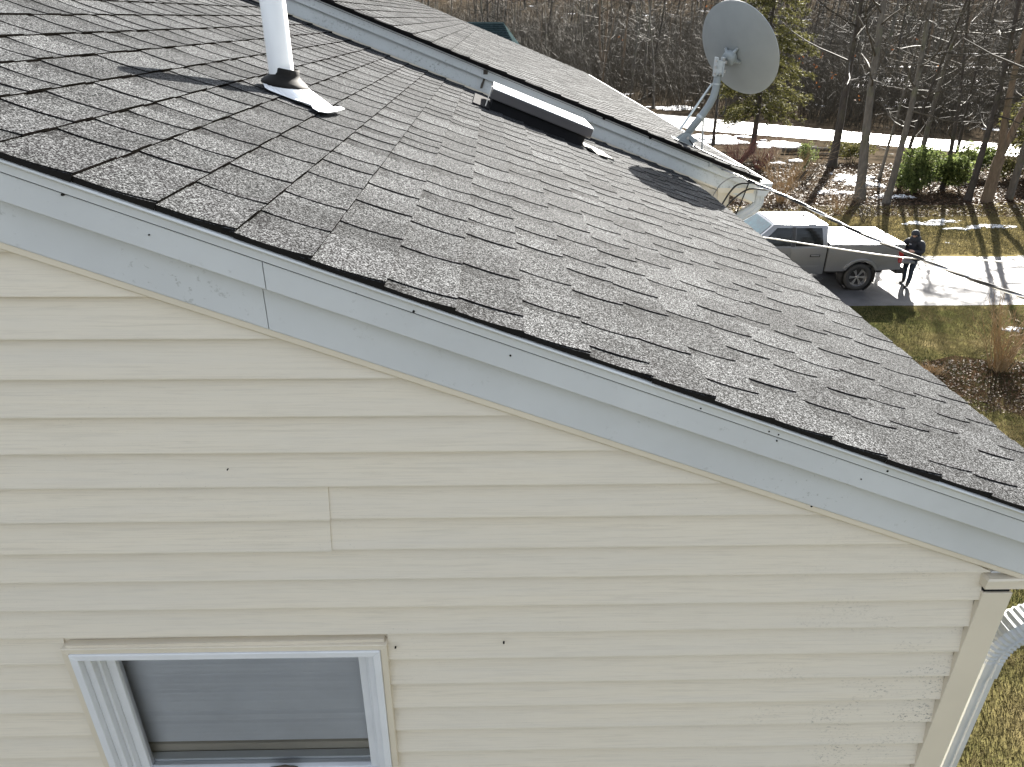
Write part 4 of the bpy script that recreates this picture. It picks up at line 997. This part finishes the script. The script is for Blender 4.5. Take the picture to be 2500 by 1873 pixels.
# ---- shrubs
def leafy(name, p, rx, ry, h, n, mat, leaf, label, seed, stem='bark_dark', group=None):
    r = random.Random(seed); e = empty(name, p); S_b = MB(); L_b = MB()
    for i in range(9):
        a = r.uniform(0, 6.28); grow(S_b, r, (r.uniform(-.2, .2)*rx, r.uniform(-.2, .2)*ry, -.05), Vector((math.cos(a)*rx*.5/h, math.sin(a)*ry*.5/h, 1)), h*.8, .02, .006, 4, 4, .12, .02)
    lob = [(r.uniform(-.65, .65)*rx, r.uniform(-.6, .6)*ry, r.uniform(.35, .8)*h, r.uniform(.28, .5)) for _ in range(13)]
    for i in range(n):
        lx, ly, lz, ls = r.choice(lob); d = rv(r); q = Vector((lx, ly, lz))+Vector((d.x*rx*ls, d.y*ry*ls, d.z*h*ls*.75))*r.uniform(.55, 1.05)
        if q.z < .06: q.z = r.uniform(.06, .3)
        tn = r.random(); 
        for w in range(3):
            a, b = rv(r)*leaf*r.uniform(.6, 1.2), rv(r)*leaf*.45; c = q+rv(r)*leaf
            L_b.quad(c-a, c-b, c+a, c+b, 0, min(1, max(0, tn+r.uniform(-.2, .2))))
    S_b.build('stems', stem, e); L_b.build('foliage', mat, e, tone=True); return tag(e, label, 'shrub', group)
leafy('evergreen_shrub', gr(2262, 468), 2.1, 1.1, 2.1, 3800, 'evergreen', .085, 'broad glossy green evergreen shrub among the grey trunks', 1)
leafy('evergreen_shrub', gr(2372, 430), 1.3, .9, 1.7, 1400, 'evergreen', .075, 'smaller dull green shrub behind the dark slender tree', 2)
leafy('evergreen_shrub', gr(1966, 418), .6, .6, 1.6, 700, 'evergreen', .06, 'small light green shrub beside the brown bushes', 3)
leafy('evergreen_shrub', gr(2075, 395), 1.3, .8, 1.2, 900, 'needles', .07, 'low dark green shrub at the foot of the street bank', 4)
leafy('evergreen_shrub', gr(2478, 440), 1.2, .9, 1.6, 1000, 'needles', .07, 'grey green shrub beside the small crooked tree', 6)
def twiggy(name, p, n, h, spread, mat, label, seed, r0=.007, tw=9, cat='shrub', group=None):
    m = brush(seed, n, h, spread, r0, tw); e = m.build(name, mat, loc=p); return tag(e, label, cat, group)
twiggy('bare_shrub', gr(1800, 402), 46, 2.3, .75, 'twig_red', 'wine red twiggy shrub just past the dish', 61, .008, 12)
twiggy('bare_shrub', gr(1850, 412), 40, 2.0, .7, 'twig_red', 'russet twiggy shrub between the red shrub and the brown one', 62, .008, 12)
twiggy('bare_shrub', gr(1905, 495), 40, 2.9, .5, 'twig_tan', 'tall tan leafless shrub beyond the pickup cab', 63, .009, 11)
twiggy('bare_shrub', gr(1960, 452), 30, 1.7, .6, 'twig', 'brown leafless shrub beside the tall tan one', 64, .008, 10)
twiggy('bare_shrub', gr(2045, 525), 26, 1.7, .6, 'twig_tan', 'low tan leafless shrub beyond the truck bed', 65, .007, 9)
twiggy('bare_shrub', gr(2112, 545), 22, 1.5, .6, 'twig', 'small brown twiggy shrub near the grey trunk on the grass', 66, .007, 9)
twiggy('vase_shrub', gr(2436, 905), 60, 1.95, .34, 'twig_tan', 'upright tan vase shaped shrub bare of leaves on the lawn', 67, .008, 5)
twiggy('grass_clump', gr(2278, 912), 70, .42, .9, 'twig_tan', 'pale straw coloured grass clump at the mulch bed edge', 68, .004, 1, 'grass clump')
# fallen logs by the street
for i, (px, py, L, a, rr) in enumerate([(1985, 372, 4.2, .12, .16), (2010, 383, 3.2, -.15, .12), (1960, 366, 2.6, .5, .10)]):
    p = gr(px, py); m = MB(); d = Vector((math.cos(a), math.sin(a), 0)); m.tube([p-d*L/2+Vector((0, 0, rr)), p+Vector((0, 0, rr*1.15)), p+d*L/2+Vector((0, 0, rr*.9))], [rr, rr*.95, rr*.8], 9)
    tag(m.build('fallen_log', 'log_wood', smooth=False), ['longest fallen log lying along the street bank', 'dark fallen log lying in front of the longest one', 'thin fallen log lying askew by the street'][i], 'log')
# ---- mulch bed, grass blades, leaf litter
bed = [gr(px, py).xy for px, py in [(2255, 885), (2330, 868), (2420, 880), (2560, 890), (2700, 960), (2620, 1060), (2480, 1010), (2380, 975), (2290, 960), (2225, 930)]]
sheet('mulch_bed', bed, .002, 'mulch')
def scatter(name, mat, n, fn, label, cat, seed):
    r = random.Random(seed); mb = MB()
    for _ in range(n): fn(mb, r)
    return tag(mb.build(name, mat, tone=True), label, cat, kind='stuff')
from mathutils import noise as mn
def blade(mb, r):
    y = 3+17.2*r.random()**.75; x = y*r.uniform(.38, 1.15)+1.0
    if x < 2.3 or y > 20.25: return
    n_ = mn.noise((x*.42, y*.42, 3)); n2 = mn.noise((x*1.7, y*1.7, 7))
    tn = min(1, max(0, .38+n_*1.1+n2*.6+r.uniform(-.15, .15)))
    h = r.uniform(.025, .075)*(1+.5*n2); a = r.uniform(0, 6.28); lx, ly = math.cos(a)*h*.8, math.sin(a)*h*.8; wx, wy = -math.sin(a)*.006, math.cos(a)*.006
    mb.add([(x-wx, y-wy, -.006), (x+wx, y+wy, -.006), (x+lx, y+ly, h)], [(0, 1, 2)], 0, tn)
scatter('grass', 'grass', 170000, blade, 'patchy winter lawn grass, green fading to straw', 'grass', 71)
def leaf(mb, r):
    if r.random() < .12: p = gr(r.uniform(2230, 2600), r.uniform(880, 1010)); s_ = .035
    else: p = gr(r.uniform(1700, 2700), 400+130*r.random()); s_ = .075
    if p.y > 60: return
    c = Vector((p.x, p.y, .012)); a = rv(r)*s_; a.z *= .4; b = rv(r)*s_*.7; b.z *= .4; c.z += max(abs(a.z), abs(b.z))
    mb.quad(c-a, c-b, c+a, c+b, 0, r.random())
scatter('leaf_litter', 'litter_leaf', 30000, leaf, 'brown fallen leaves strewn under the trees', 'leaf litter', 72)
def vblade(mb, r):
    y = 25.6+7.6*r.random(); x = y*r.uniform(.42, .85)
    n_ = mn.noise((x*.4, y*.4, 9)); h = r.uniform(.04, .10); a = r.uniform(0, 6.28); lx, ly = math.cos(a)*h*.7, math.sin(a)*h*.7; wx, wy = -math.sin(a)*.012, math.cos(a)*.012
    mb.add([(x-wx, y-wy, 0), (x+wx, y+wy, 0), (x+lx, y+ly, h)], [(0, 1, 2)], 0, min(1, max(0, .75+n_*.6+r.uniform(-.2, .2))))
scatter('verge_grass', 'grass', 40000, vblade, 'dry golden grass along the far side of the driveway', 'grass', 73)

# ================================================================== PICKUP TRUCK (local: +x forward, tail at x = 0)
RA = 1.22; FA = RA+3.98; WR = .415
TW = aty(2089, 677, 21.78); tk = empty('pickup_truck', (TW.x+RA*1.06, 21.78+.86*1.06, .006), math.pi); tk.scale = (1.06, 1.06, 1.06)
tag(tk, 'silver crew cab pickup truck with tailgate down parked on the driveway', 'pickup truck')
HW = 1.0
def side_panel(outline, y0, y1, name, mat, parent, bw=.02):
    mb = MB(); mb.prism([(x, y0, z) for x, z in outline], (0, y1-y0, 0)); o = mb.build(name, mat, parent); bevel(o, bw, 2); return smooth_by_angle(o, .5)
def arch(cx, r_, n=14, a0=0, a1=math.pi): return [(cx+r_*math.cos(a0+(a1-a0)*i/n), WR+r_*math.sin(a0+(a1-a0)*i/n)) for i in range(n+1)]
z_b = .62
ar = [p for p in arch(RA, .53) if p[1] >= z_b-.001]
bed_o = [(.02, .66), (.02, 1.40), (2.27, 1.40), (2.27, .60)]+[(x, z) for x, z in [(RA+.5, .60)]]+[p for p in arch(RA, .50) if p[1] > .60]+[(RA-.5, .62)]
for s in (1, -1): side_panel(bed_o, s*HW-(.07 if s > 0 else 0), s*HW+(.07 if s < 0 else 0), 'bed_side', 'silver_paint', tk)
fl_o = [p for p in arch(RA, .585) if p[1] > .62]+[p for p in reversed(arch(RA, .50)) if p[1] > .62]
for s in (1, -1): side_panel(fl_o, s*(HW-.01), s*(HW+.045), 'wheel_flare', 'silver_paint', tk, .018)
mb = MB(); mb.box(.05, 2.25, -HW+.06, HW-.06, .70, .78); mb.box(2.20, 2.25, -HW+.06, HW-.06, .78, 1.37); mb.build('bed_floor', 'black_plastic', tk)
mb = MB(); mb.box(.03, 2.25, -HW+.05, HW-.05, 1.402, 1.435); bevel(mb.build('bed_cover', 'tonneau', tk), .012)
for s in (1, -1):
    mb = MB(); mb.box(.02, 2.25, s*(HW-.025)-.03, s*(HW-.025)+.03, 1.401, 1.418); mb.build('bed_rail', 'black_plastic', tk)
mb = MB(); mb.box(-.46, .0, -HW+.12, HW-.12, .80, .865); tg = bevel(mb.build('tailgate', 'silver_paint', tk), .015); tg['label'] = 'tailgate folded down level'
mb = MB(); mb.box(-.42, -.04, -HW+.2, HW-.2, .8655, .872); mb.build('step_panel', 'tailgate_inner', tg)
mb = MB(); mb.box(-.14, .12, -HW+.02, HW-.02, .52, .68); bevel(mb.build('rear_bumper', 'black_plastic', tk), .03)
mb = MB(); mb.box(-.145, -.02, -HW+.10, HW-.10, .585, .60); mb.build('bumper_trim', 'chrome', tk)
for s in (1, -1):
    mb = MB(); y = s*(HW+.004); yo = s*(HW-.10)
    mb.prism([(.016, min(y, yo), .86), (.016, min(y, yo), 1.27), (.13, min(y, yo), 1.27), (.19, min(y, yo), 1.2), (.15, min(y, yo), 1.08), (.16, min(y, yo), .95), (.12, min(y, yo), .86)], (0, abs(y-yo), 0)); tl_ = bevel(mb.build('taillight', 'lamp_red', tk), .012)
    mb = MB(); mb.box(.03, .13, y-.004, y+.004, 1.03, 1.055); mb.build('reverse_lens', 'lamp_clear', tl_)
# cab and nose lower body
cab_o = [(2.31, .52), (2.31, 1.34), (4.55, 1.30), (4.62, .52)]
nose_o = [(4.63, .55), (4.60, 1.30), (5.4, 1.25), (6.12, 1.14), (6.20, .98), (6.20, .62), (FA+.52, .58)]+[p for p in arch(FA, .50) if p[1] > .58]+[(FA-.52, .58)]
def hull(outline, hw, name, mat, parent, bw=.03): return side_panel(outline, -hw, hw, name, mat, parent, bw)
body = hull(cab_o, HW-.012, 'cab_body', 'silver_paint', tk, .03)
for s in (1, -1): side_panel(nose_o, s*HW-(.09 if s > 0 else 0), s*HW+(.09 if s < 0 else 0), 'fender', 'silver_paint', tk)
hull([(4.60, 1.12), (4.56, 1.315), (5.4, 1.29), (6.05, 1.2), (6.16, 1.10)], HW-.06, 'hood', 'silver_paint', tk, .04)
hull([(6.08, .62), (6.08, 1.12), (6.2, 1.08), (6.22, .66)], HW-.09, 'grille', 'black_plastic', tk, .02)
hull([(6.10, .42), (6.10, .64), (6.32, .62), (6.34, .46)], HW-.02, 'front_bumper', 'chrome', tk, .03)
for s in (1, -1):
    mb = MB(); mb.box(6.06, 6.225, s*(HW-.2)-.13, s*(HW-.2)+.13, .86, 1.08); bevel(mb.build('headlight', 'lamp_clear', tk), .02)
# doors: two a side, proud of the body
for s in (1, -1):
    for xa, xb, h in ((2.46, 3.37, 2.66), (3.40, 4.45, 3.63)):
        d = side_panel([(xa, .60), (xa, 1.325), (xb, 1.315), (xb, .60)], s*(HW-.016), s*(HW+.006), 'door', 'silver_paint', tk, .012)
        mb = MB(); mb.box(h-.13, h+.11, s*(HW+.02)-.014, s*(HW+.02)+.014, 1.07, 1.105); bevel(mb.build('handle', 'silver_paint', d), .008)
        mb = MB(); mb.box(h-.16, h+.14, s*(HW+.006)-.004, s*(HW+.006)+.004, 1.045, 1.12); mb.build('handle_recess', 'black_plastic', d)
        mb = MB(); mb.box(xa+.03, xb-.03, s*(HW+.006)-.007, s*(HW+.006)+.007, .74, .775); bevel(mb.build('body_line', 'silver_paint', d), .005)
    mb = MB(); mb.box(2.35, 4.6, s*(HW+.06)-.07, s*(HW+.06)+.07, .40, .45); bevel(mb.build('running_board', 'black_plastic', tk), .02)
# greenhouse: loft between belt line and roof
st_x = [(2.32, 2.35, .985, .82), (2.34, 2.44, .985, .80), (3.37, 3.37, .985, .80), (4.05, 3.72, .985, .79), (4.72, 3.90, .985, .75)]
ZB, ZT = 1.325, 1.95
gh = MB(); ringz = []
def gpt(u, v, s):     # u: 0 rear .. 1 front, v: 0 belt .. 1 roof
    t = u*(len(st_x)-1); i = min(int(t), len(st_x)-2); f = t-i
    a, b = st_x[i], st_x[i+1]; xb = a[0]+(b[0]-a[0])*f; xt = a[1]+(b[1]-a[1])*f; yb = a[2]+(b[2]-a[2])*f; yt = a[3]+(b[3]-a[3])*f
    bul = math.sin(v*math.pi)*.02
    return Vector((xb+(xt-xb)*v, s*(yb+(yt-yb)*v+bul), ZB+(ZT-ZB)*v))
NU, NV = 16, 6
for s in (1, -1):
    for i in range(NU):
        for j in range(NV): gh.quad(gpt(i/NU, j/NV, s), gpt((i+1)/NU, j/NV, s), gpt((i+1)/NU, (j+1)/NV, s), gpt(i/NU, (j+1)/NV, s))
for j in range(NV):
    gh.quad(gpt(0, j/NV, 1), gpt(0, (j+1)/NV, 1), gpt(0, (j+1)/NV, -1), gpt(0, j/NV, -1)); gh.quad(gpt(1, j/NV, 1), gpt(1, (j+1)/NV, 1), gpt(1, (j+1)/NV, -1), gpt(1, j/NV, -1))
NW = 8
def rpt(u, w):
    a, b = gpt(u, 1, 1), gpt(u, 1, -1); p = a.lerp(b, w); e = math.sin(math.pi*w)**.5*.055*min(1, math.sin(math.pi*min(max(u, .02), .98))**.4+.0); p.z += e; return p
for i in range(NU):
    for j in range(NW): gh.quad(rpt(i/NU, j/NW), rpt((i+1)/NU, j/NW), rpt((i+1)/NU, (j+1)/NW), rpt(i/NU, (j+1)/NW))
g = gh.build('cab_roof', 'silver_paint', tk); bmx = bmesh.new(); bmx.from_mesh(g.data); bmesh.ops.remove_doubles(bmx, verts=bmx.verts, dist=1e-4); bmesh.ops.recalc_face_normals(bmx, faces=bmx.faces); bmx.to_mesh(g.data); bmx.free(); smooth_by_angle(g, .7)
def glass_side(u0, u1, v0, v1, s, name, cut=0.0):
    mb = MB(); n = 6; off = Vector((0, s*.006, 0))
    for i in range(n):
        for j in range(n):
            def c(a, b): 
                uu = u0+(u1-u0)*a; 
                if cut: uu = u0+(u1-cut*b-u0)*a
                return gpt(uu, v0+(v1-v0)*b, s)+off
            mb.quad(c(i/n, j/n), c((i+1)/n, j/n), c((i+1)/n, (j+1)/n), c(i/n, (j+1)/n))
    return mb.build(name, 'car_glass', tk, smooth=True)
for s in (1, -1):
    glass_side(.275, .475, .05, .86, s, 'rear_window'); glass_side(.515, .93, .05, .86, s, 'front_window', .12)
    mb = MB()
    for i in range(5):
        a, b = i/5, (i+1)/5; o_ = Vector((0, s*.009, 0))
        mb.quad(gpt(.478, .03+.86*a, s)+o_, gpt(.512, .03+.86*a, s)+o_, gpt(.512, .03+.86*b, s)+o_, gpt(.478, .03+.86*b, s)+o_)
    mb.build('pillar_trim', 'black_plastic', tk)
    mb = MB(); mb.box(4.32, 4.44, s*(HW+.15)-.12, s*(HW+.15)+.12, 1.30, 1.55); bevel(mb.build('mirror', 'black_plastic', tk), .03)
mb = MB(); n = 8; o_ = Vector((.008, 0, .008))
for i in range(n):
    for j in range(n):
        c = lambda a, b: gpt(1, .06+.88*b, 1).lerp(gpt(1, .06+.88*b, -1), .06+.88*a)+o_
        mb.quad(c(i/n, j/n), c((i+1)/n, j/n), c((i+1)/n, (j+1)/n), c(i/n, (j+1)/n))
mb.build('windscreen', 'windscreen', tk, smooth=True)
mb = MB(); o_ = Vector((-.008, 0, 0)); c = lambda a, b: gpt(0, .12+.76*b, 1).lerp(gpt(0, .12+.76*b, -1), .1+.8*a)+o_
mb.quad(c(0, 0), c(1, 0), c(1, 1), c(0, 1)); mb.build('back_window', 'car_glass', tk)
mb = MB(); mb.box(2.75, 2.8, -.03, .03, 1.99, 2.05); bevel(mb.build('antenna', 'black_plastic', tk), .008)
# wheels
def wheel(cx, s):
    w = empty('wheel', (cx, s*.86, WR-.006), parent=tk); Mw = Matrix.Rotation(math.radians(90)*(-s), 4, 'X')
    mb = MB(); mb.lathe([(.255, -.12), (.33, -.135), (.395, -.125), (.413, -.10), (.415, 0), (.413, .10), (.395, .125), (.33, .135), (.255, .12), (.25, .0), (.255, -.12)], 44, Mw); mb.build('tyre', 'tyre', w, smooth=True)
    mb = MB()
    for i in range(44):
        a = 2*math.pi*i/44
        for zz_ in (-.06, .06):
            p = Vector((.416*math.cos(a), .416*math.sin(a), zz_)); t = Vector((-math.sin(a), math.cos(a), 0))*.018; n_ = Vector((math.cos(a), math.sin(a), 0))*.006; q_ = Vector((0, 0, .045))
            mb.quad(Mw @ (p-t-q_+n_), Mw @ (p+t-q_+n_), Mw @ (p+t+q_+n_), Mw @ (p-t+q_+n_))
    mb.build('tread', 'tyre', w)
    mb = MB(); mb.lathe([(.26, .115), (.268, .125), (.255, .11), (.245, .06), (.245, -.10)], 44, Mw); mb.lathe([(0, .10), (.045, .098), (.055, .085), (.055, .05)], 20, Mw)
    for i in range(6):
        for dlt in (-.11, .11):
            a = 2*math.pi*i/6; pa = Vector((.05*math.cos(a), .05*math.sin(a), .088)); pb = Vector((.25*math.cos(a+dlt), .25*math.sin(a+dlt), .105)); t = Vector((-math.sin(a), math.cos(a), 0))
            V_ = [pa-t*.013, pa+t*.013, pb+t*.013, pb-t*.013]; mb.add([Mw @ v for v in V_]+[Mw @ (v-Vector((0, 0, .03))) for v in V_], [(0, 1, 2, 3), (4, 7, 6, 5), (0, 4, 5, 1), (1, 5, 6, 2), (2, 6, 7, 3), (3, 7, 4, 0)])
    mb.build('rim', 'rim_silver', w)
    mb = MB(); mb.lathe([(0, .0), (.24, .0)], 24, Mw @ Matrix.Translation((0, 0, .03))); mb.build('brake_disc', 'black_plastic', w)
for cx in (RA, FA):
    for s in (1, -1): wheel(cx, s)
for s in (1, -1):
    mb = MB(); mb.prism([(RA-.50, s*.86-.14, .26), (RA-.49, s*.86-.14, .62), (RA-.47, s*.86-.14, .62), (RA-.48, s*.86-.14, .26)], (0, .28, 0)); mb.build('mud_flap', 'black_plastic', tk)
    for cx in (RA, FA):
        mb = MB(); mb.lathe([(.49, -.18), (.49, .18)], 28, Matrix.Translation((cx, s*.80, WR)) @ Matrix.Rotation(math.pi/2, 4, 'X')); mb.build('wheel_well', 'black_plastic', tk)
mb = MB(); mb.box(.3, 6.0, -.55, .55, .42, .60); mb.build('chassis', 'black_plastic', tk)
mb = MB(); mb.box(2.4, 4.4, -.86, .86, .7, 1.30); mb.box(2.5, 2.75, -.75, .75, 1.3, 1.62); mb.box(3.5, 3.7, -.75, -.2, 1.3, 1.66); mb.box(3.5, 3.7, .2, .75, 1.3, 1.66); mb.build('seats', 'seat_dark', tk)

# ================================================================== PERSON (dark jacket, jeans), behind the tailgate, head bent over a controller
PX = gr(2204, 696)
PR = math.radians(212)
ps = empty('person', (PX.x+.05, PX.y, .006), PR); ps.scale = (1.12, 1.12, 1.04)           # local +x is the way the figure faces
tag(ps, 'person in dark hooded jacket and jeans bent over a handheld controller by the tailgate', 'person')
J = {}
def skin_body(name, chain, radii, mats, parent, matfn, sub=2):
    me = bpy.data.meshes.new(name); names = list(radii); idx = {n_: i for i, n_ in enumerate(names)}
    me.from_pydata([radii[n_][0] for n_ in names], [(idx[a], idx[b]) for a, b in chain], [])
    o = bpy.data.objects.new(name, me); COL.objects.link(o)
    sk = o.modifiers.new('skin', 'SKIN'); sk.use_smooth_shade = True; sk.branch_smoothing = .4
    for i, n_ in enumerate(names):
        rr = radii[n_][1]; me.skin_vertices[0].data[i].radius = rr if isinstance(rr, tuple) else (rr, rr)
        me.skin_vertices[0].data[i].use_root = i == 0
    ss = o.modifiers.new('sub', 'SUBSURF'); ss.levels = ss.render_levels = sub
    dg = bpy.context.evaluated_depsgraph_get(); nm_ = bpy.data.meshes.new_from_object(o.evaluated_get(dg)); bpy.data.objects.remove(o)
    nm_.name = name
    for m in mats: nm_.materials.append(MAT[m])
    for p in nm_.polygons: p.material_index = matfn(p.center); p.use_smooth = True
    ob = bpy.data.objects.new(name, nm_); COL.objects.link(ob); ob.parent = parent; return ob
V3 = lambda *a: Vector(a)
R = {
 'pelvis': (V3(-.03, 0, .94), (.155, .125)), 'belly': (V3(-.03, 0, 1.10), (.19, .155)), 'chest': (V3(.0, 0, 1.28), (.215, .165)), 'neckb': (V3(.04, 0, 1.44), (.12, .10)), 'neck': (V3(.085, 0, 1.52), .062),
 'head': (V3(.135, 0, 1.595), (.082, .088)), 'crown': (V3(.165, 0, 1.68), (.075, .083)), 'nose': (V3(.225, 0, 1.60), .02),
 'hipl': (V3(-.02, .10, .88), .108), 'kneel': (V3(.08, .13, .50), .073), 'calfl': (V3(.06, .135, .32), .066), 'ankl': (V3(.12, .14, .10), .052), 'footl': (V3(.17, .145, .045), .05), 'toel': (V3(.30, .155, .035), .036),
 'hipr': (V3(-.04, -.10, .88), .108), 'kneer': (V3(-.03, -.12, .48), .073), 'calfr': (V3(-.08, -.12, .30), .066), 'ankr': (V3(-.13, -.12, .10), .052), 'footr': (V3(-.10, -.125, .045), .05), 'toer': (V3(.03, -.15, .035), .036),
 'shl': (V3(.02, .21, 1.37), .105), 'elbl': (V3(.06, .29, 1.12), .080), 'wrl': (V3(.27, .15, 1.16), .046), 'handl': (V3(.34, .115, 1.17), .034),
 'shr': (V3(.02, -.21, 1.37), .105), 'elbr': (V3(.06, -.29, 1.12), .080), 'wrr': (V3(.27, -.15, 1.16), .046), 'handr': (V3(.34, -.115, 1.17), .034),
}
chain = [('pelvis', 'belly'), ('belly', 'chest'), ('chest', 'neckb'), ('neckb', 'neck'), ('neck', 'head'), ('head', 'crown'), ('head', 'nose')]
for s in 'lr':
    chain += [('pelvis', 'hip'+s), ('hip'+s, 'knee'+s), ('knee'+s, 'calf'+s), ('calf'+s, 'ank'+s), ('ank'+s, 'foot'+s), ('foot'+s, 'toe'+s), ('neckb', 'sh'+s), ('sh'+s, 'elb'+s), ('elb'+s, 'wr'+s), ('wr'+s, 'hand'+s)]
for s, sg in (('l', 1), ('r', -1)):      # five fingers a hand, closed round the controller
    hx = R['hand'+s][0]
    for i in range(4):
        n_ = f'f{s}{i}'; b = hx+V3(.045, -sg*.006, .022-.017*i); R[n_+'a'] = (b, .0105); R[n_+'b'] = (b+V3(.032-.004*abs(i-1), -sg*.018, -.003), .0095); R[n_+'c'] = (b+V3(.028, -sg*.045, -.006), .0085)
        chain += [('hand'+s, n_+'a'), (n_+'a', n_+'b'), (n_+'b', n_+'c')]
    R[f't{s}a'] = (hx+V3(.0, -sg*.028, .030), .0115); R[f't{s}b'] = (hx+V3(.028, -sg*.045, .042), .010); chain += [('hand'+s, f't{s}a'), (f't{s}a', f't{s}b')]
def bodymat(c):
    if c.z < .16: return 2
    if c.z < .97 and abs(c.y) < .22 and c.x < .22: return 1
    if c.x > .285 and .95 < c.z < 1.3: return 3
    if c.z > 1.50 and c.x > .10: return 3
    return 0
skin_body('body', chain, R, ['jacket', 'jeans', 'boots', 'skin'], ps, bodymat)
# jacket skirt, hood and cap as clothing
mb = MB(); prof = [(.235, .84), (.24, .92), (.235, 1.05), (.225, 1.18)]
for r_, z_ in prof: pass
mb.lathe([(r_, z_) for r_, z_ in prof], 28, Matrix.Translation((-.02, 0, 0)) @ Matrix.Diagonal((.78, 1.02, 1, 1))); mb.build('jacket_skirt', 'jacket', ps, smooth=True)
mb = MB(); Mh = Matrix.Translation((.125, 0, 1.615)) @ Matrix.Rotation(.55, 4, 'Y')
n, m_ = 14, 20; pts_ = []
for i in range(n+1):
    th = math.pi*.62*i/n
    for j in range(m_): a = 2*math.pi*j/m_; pts_.append(Mh @ Vector((.125*math.sin(th)*math.cos(a)-.02, .112*math.sin(th)*math.sin(a), .145*math.cos(th))))
mb.add(pts_, [(i*m_+j, i*m_+(j+1) % m_, (i+1)*m_+(j+1) % m_, (i+1)*m_+j) for i in range(n) for j in range(m_) if not (i > 8 and (j < 4 or j > m_-5))]); mb.build('hood', 'jacket', ps, smooth=True)
mb = MB(); mb.lathe([(.135, 1.40), (.15, 1.46), (.135, 1.53), (.10, 1.58)], 22, Matrix.Translation((.05, 0, 0))); mb.build('collar', 'jacket', ps, smooth=True)
for s in (1, -1):
    for zz_, xx_ in ((1.603, .205),): mb = MB(); mb.lathe([(0, .006), (.007, .004), (.009, 0)], 8, Matrix.Translation((xx_, s*.032, zz_)) @ Matrix.Rotation(math.pi/2, 4, 'Y')); mb.build('eye', 'rubber', ps)
mb = MB(); mb.box(.150, .156, -.09, -.02, 1.30, 1.33); mb.build('chest_print', 'print_grey', ps)
ctl = empty('remote_controller', ps.matrix_world @ Vector((0, 0, 0)))
ctl.location = Vector((PX.x+.05, PX.y, .006))+Matrix.Rotation(PR, 3, 'Z') @ Vector((.385*1.12, 0, 1.175*1.04)); ctl.rotation_euler = (0, -.35, PR)
mb = MB(); mb.box(-.05, .05, -.105, .105, -.016, .016); bevel(mb.build('case', 'controller', ctl), .012)
mb = MB(); mb.box(-.028, .04, -.055, .055, .0165, .022); mb.build('screen', 'black_plastic', ctl)
for s in (1, -1):
    mb = MB(); mb.lathe([(.004, .0), (.004, .016), (.009, .018), (.009, .023), (0, .024)], 10, Matrix.Translation((0, s*.08, .016))); mb.build('stick', 'black_plastic', ctl)
tag(ctl, 'small dark remote controller held in both hands', 'controller')
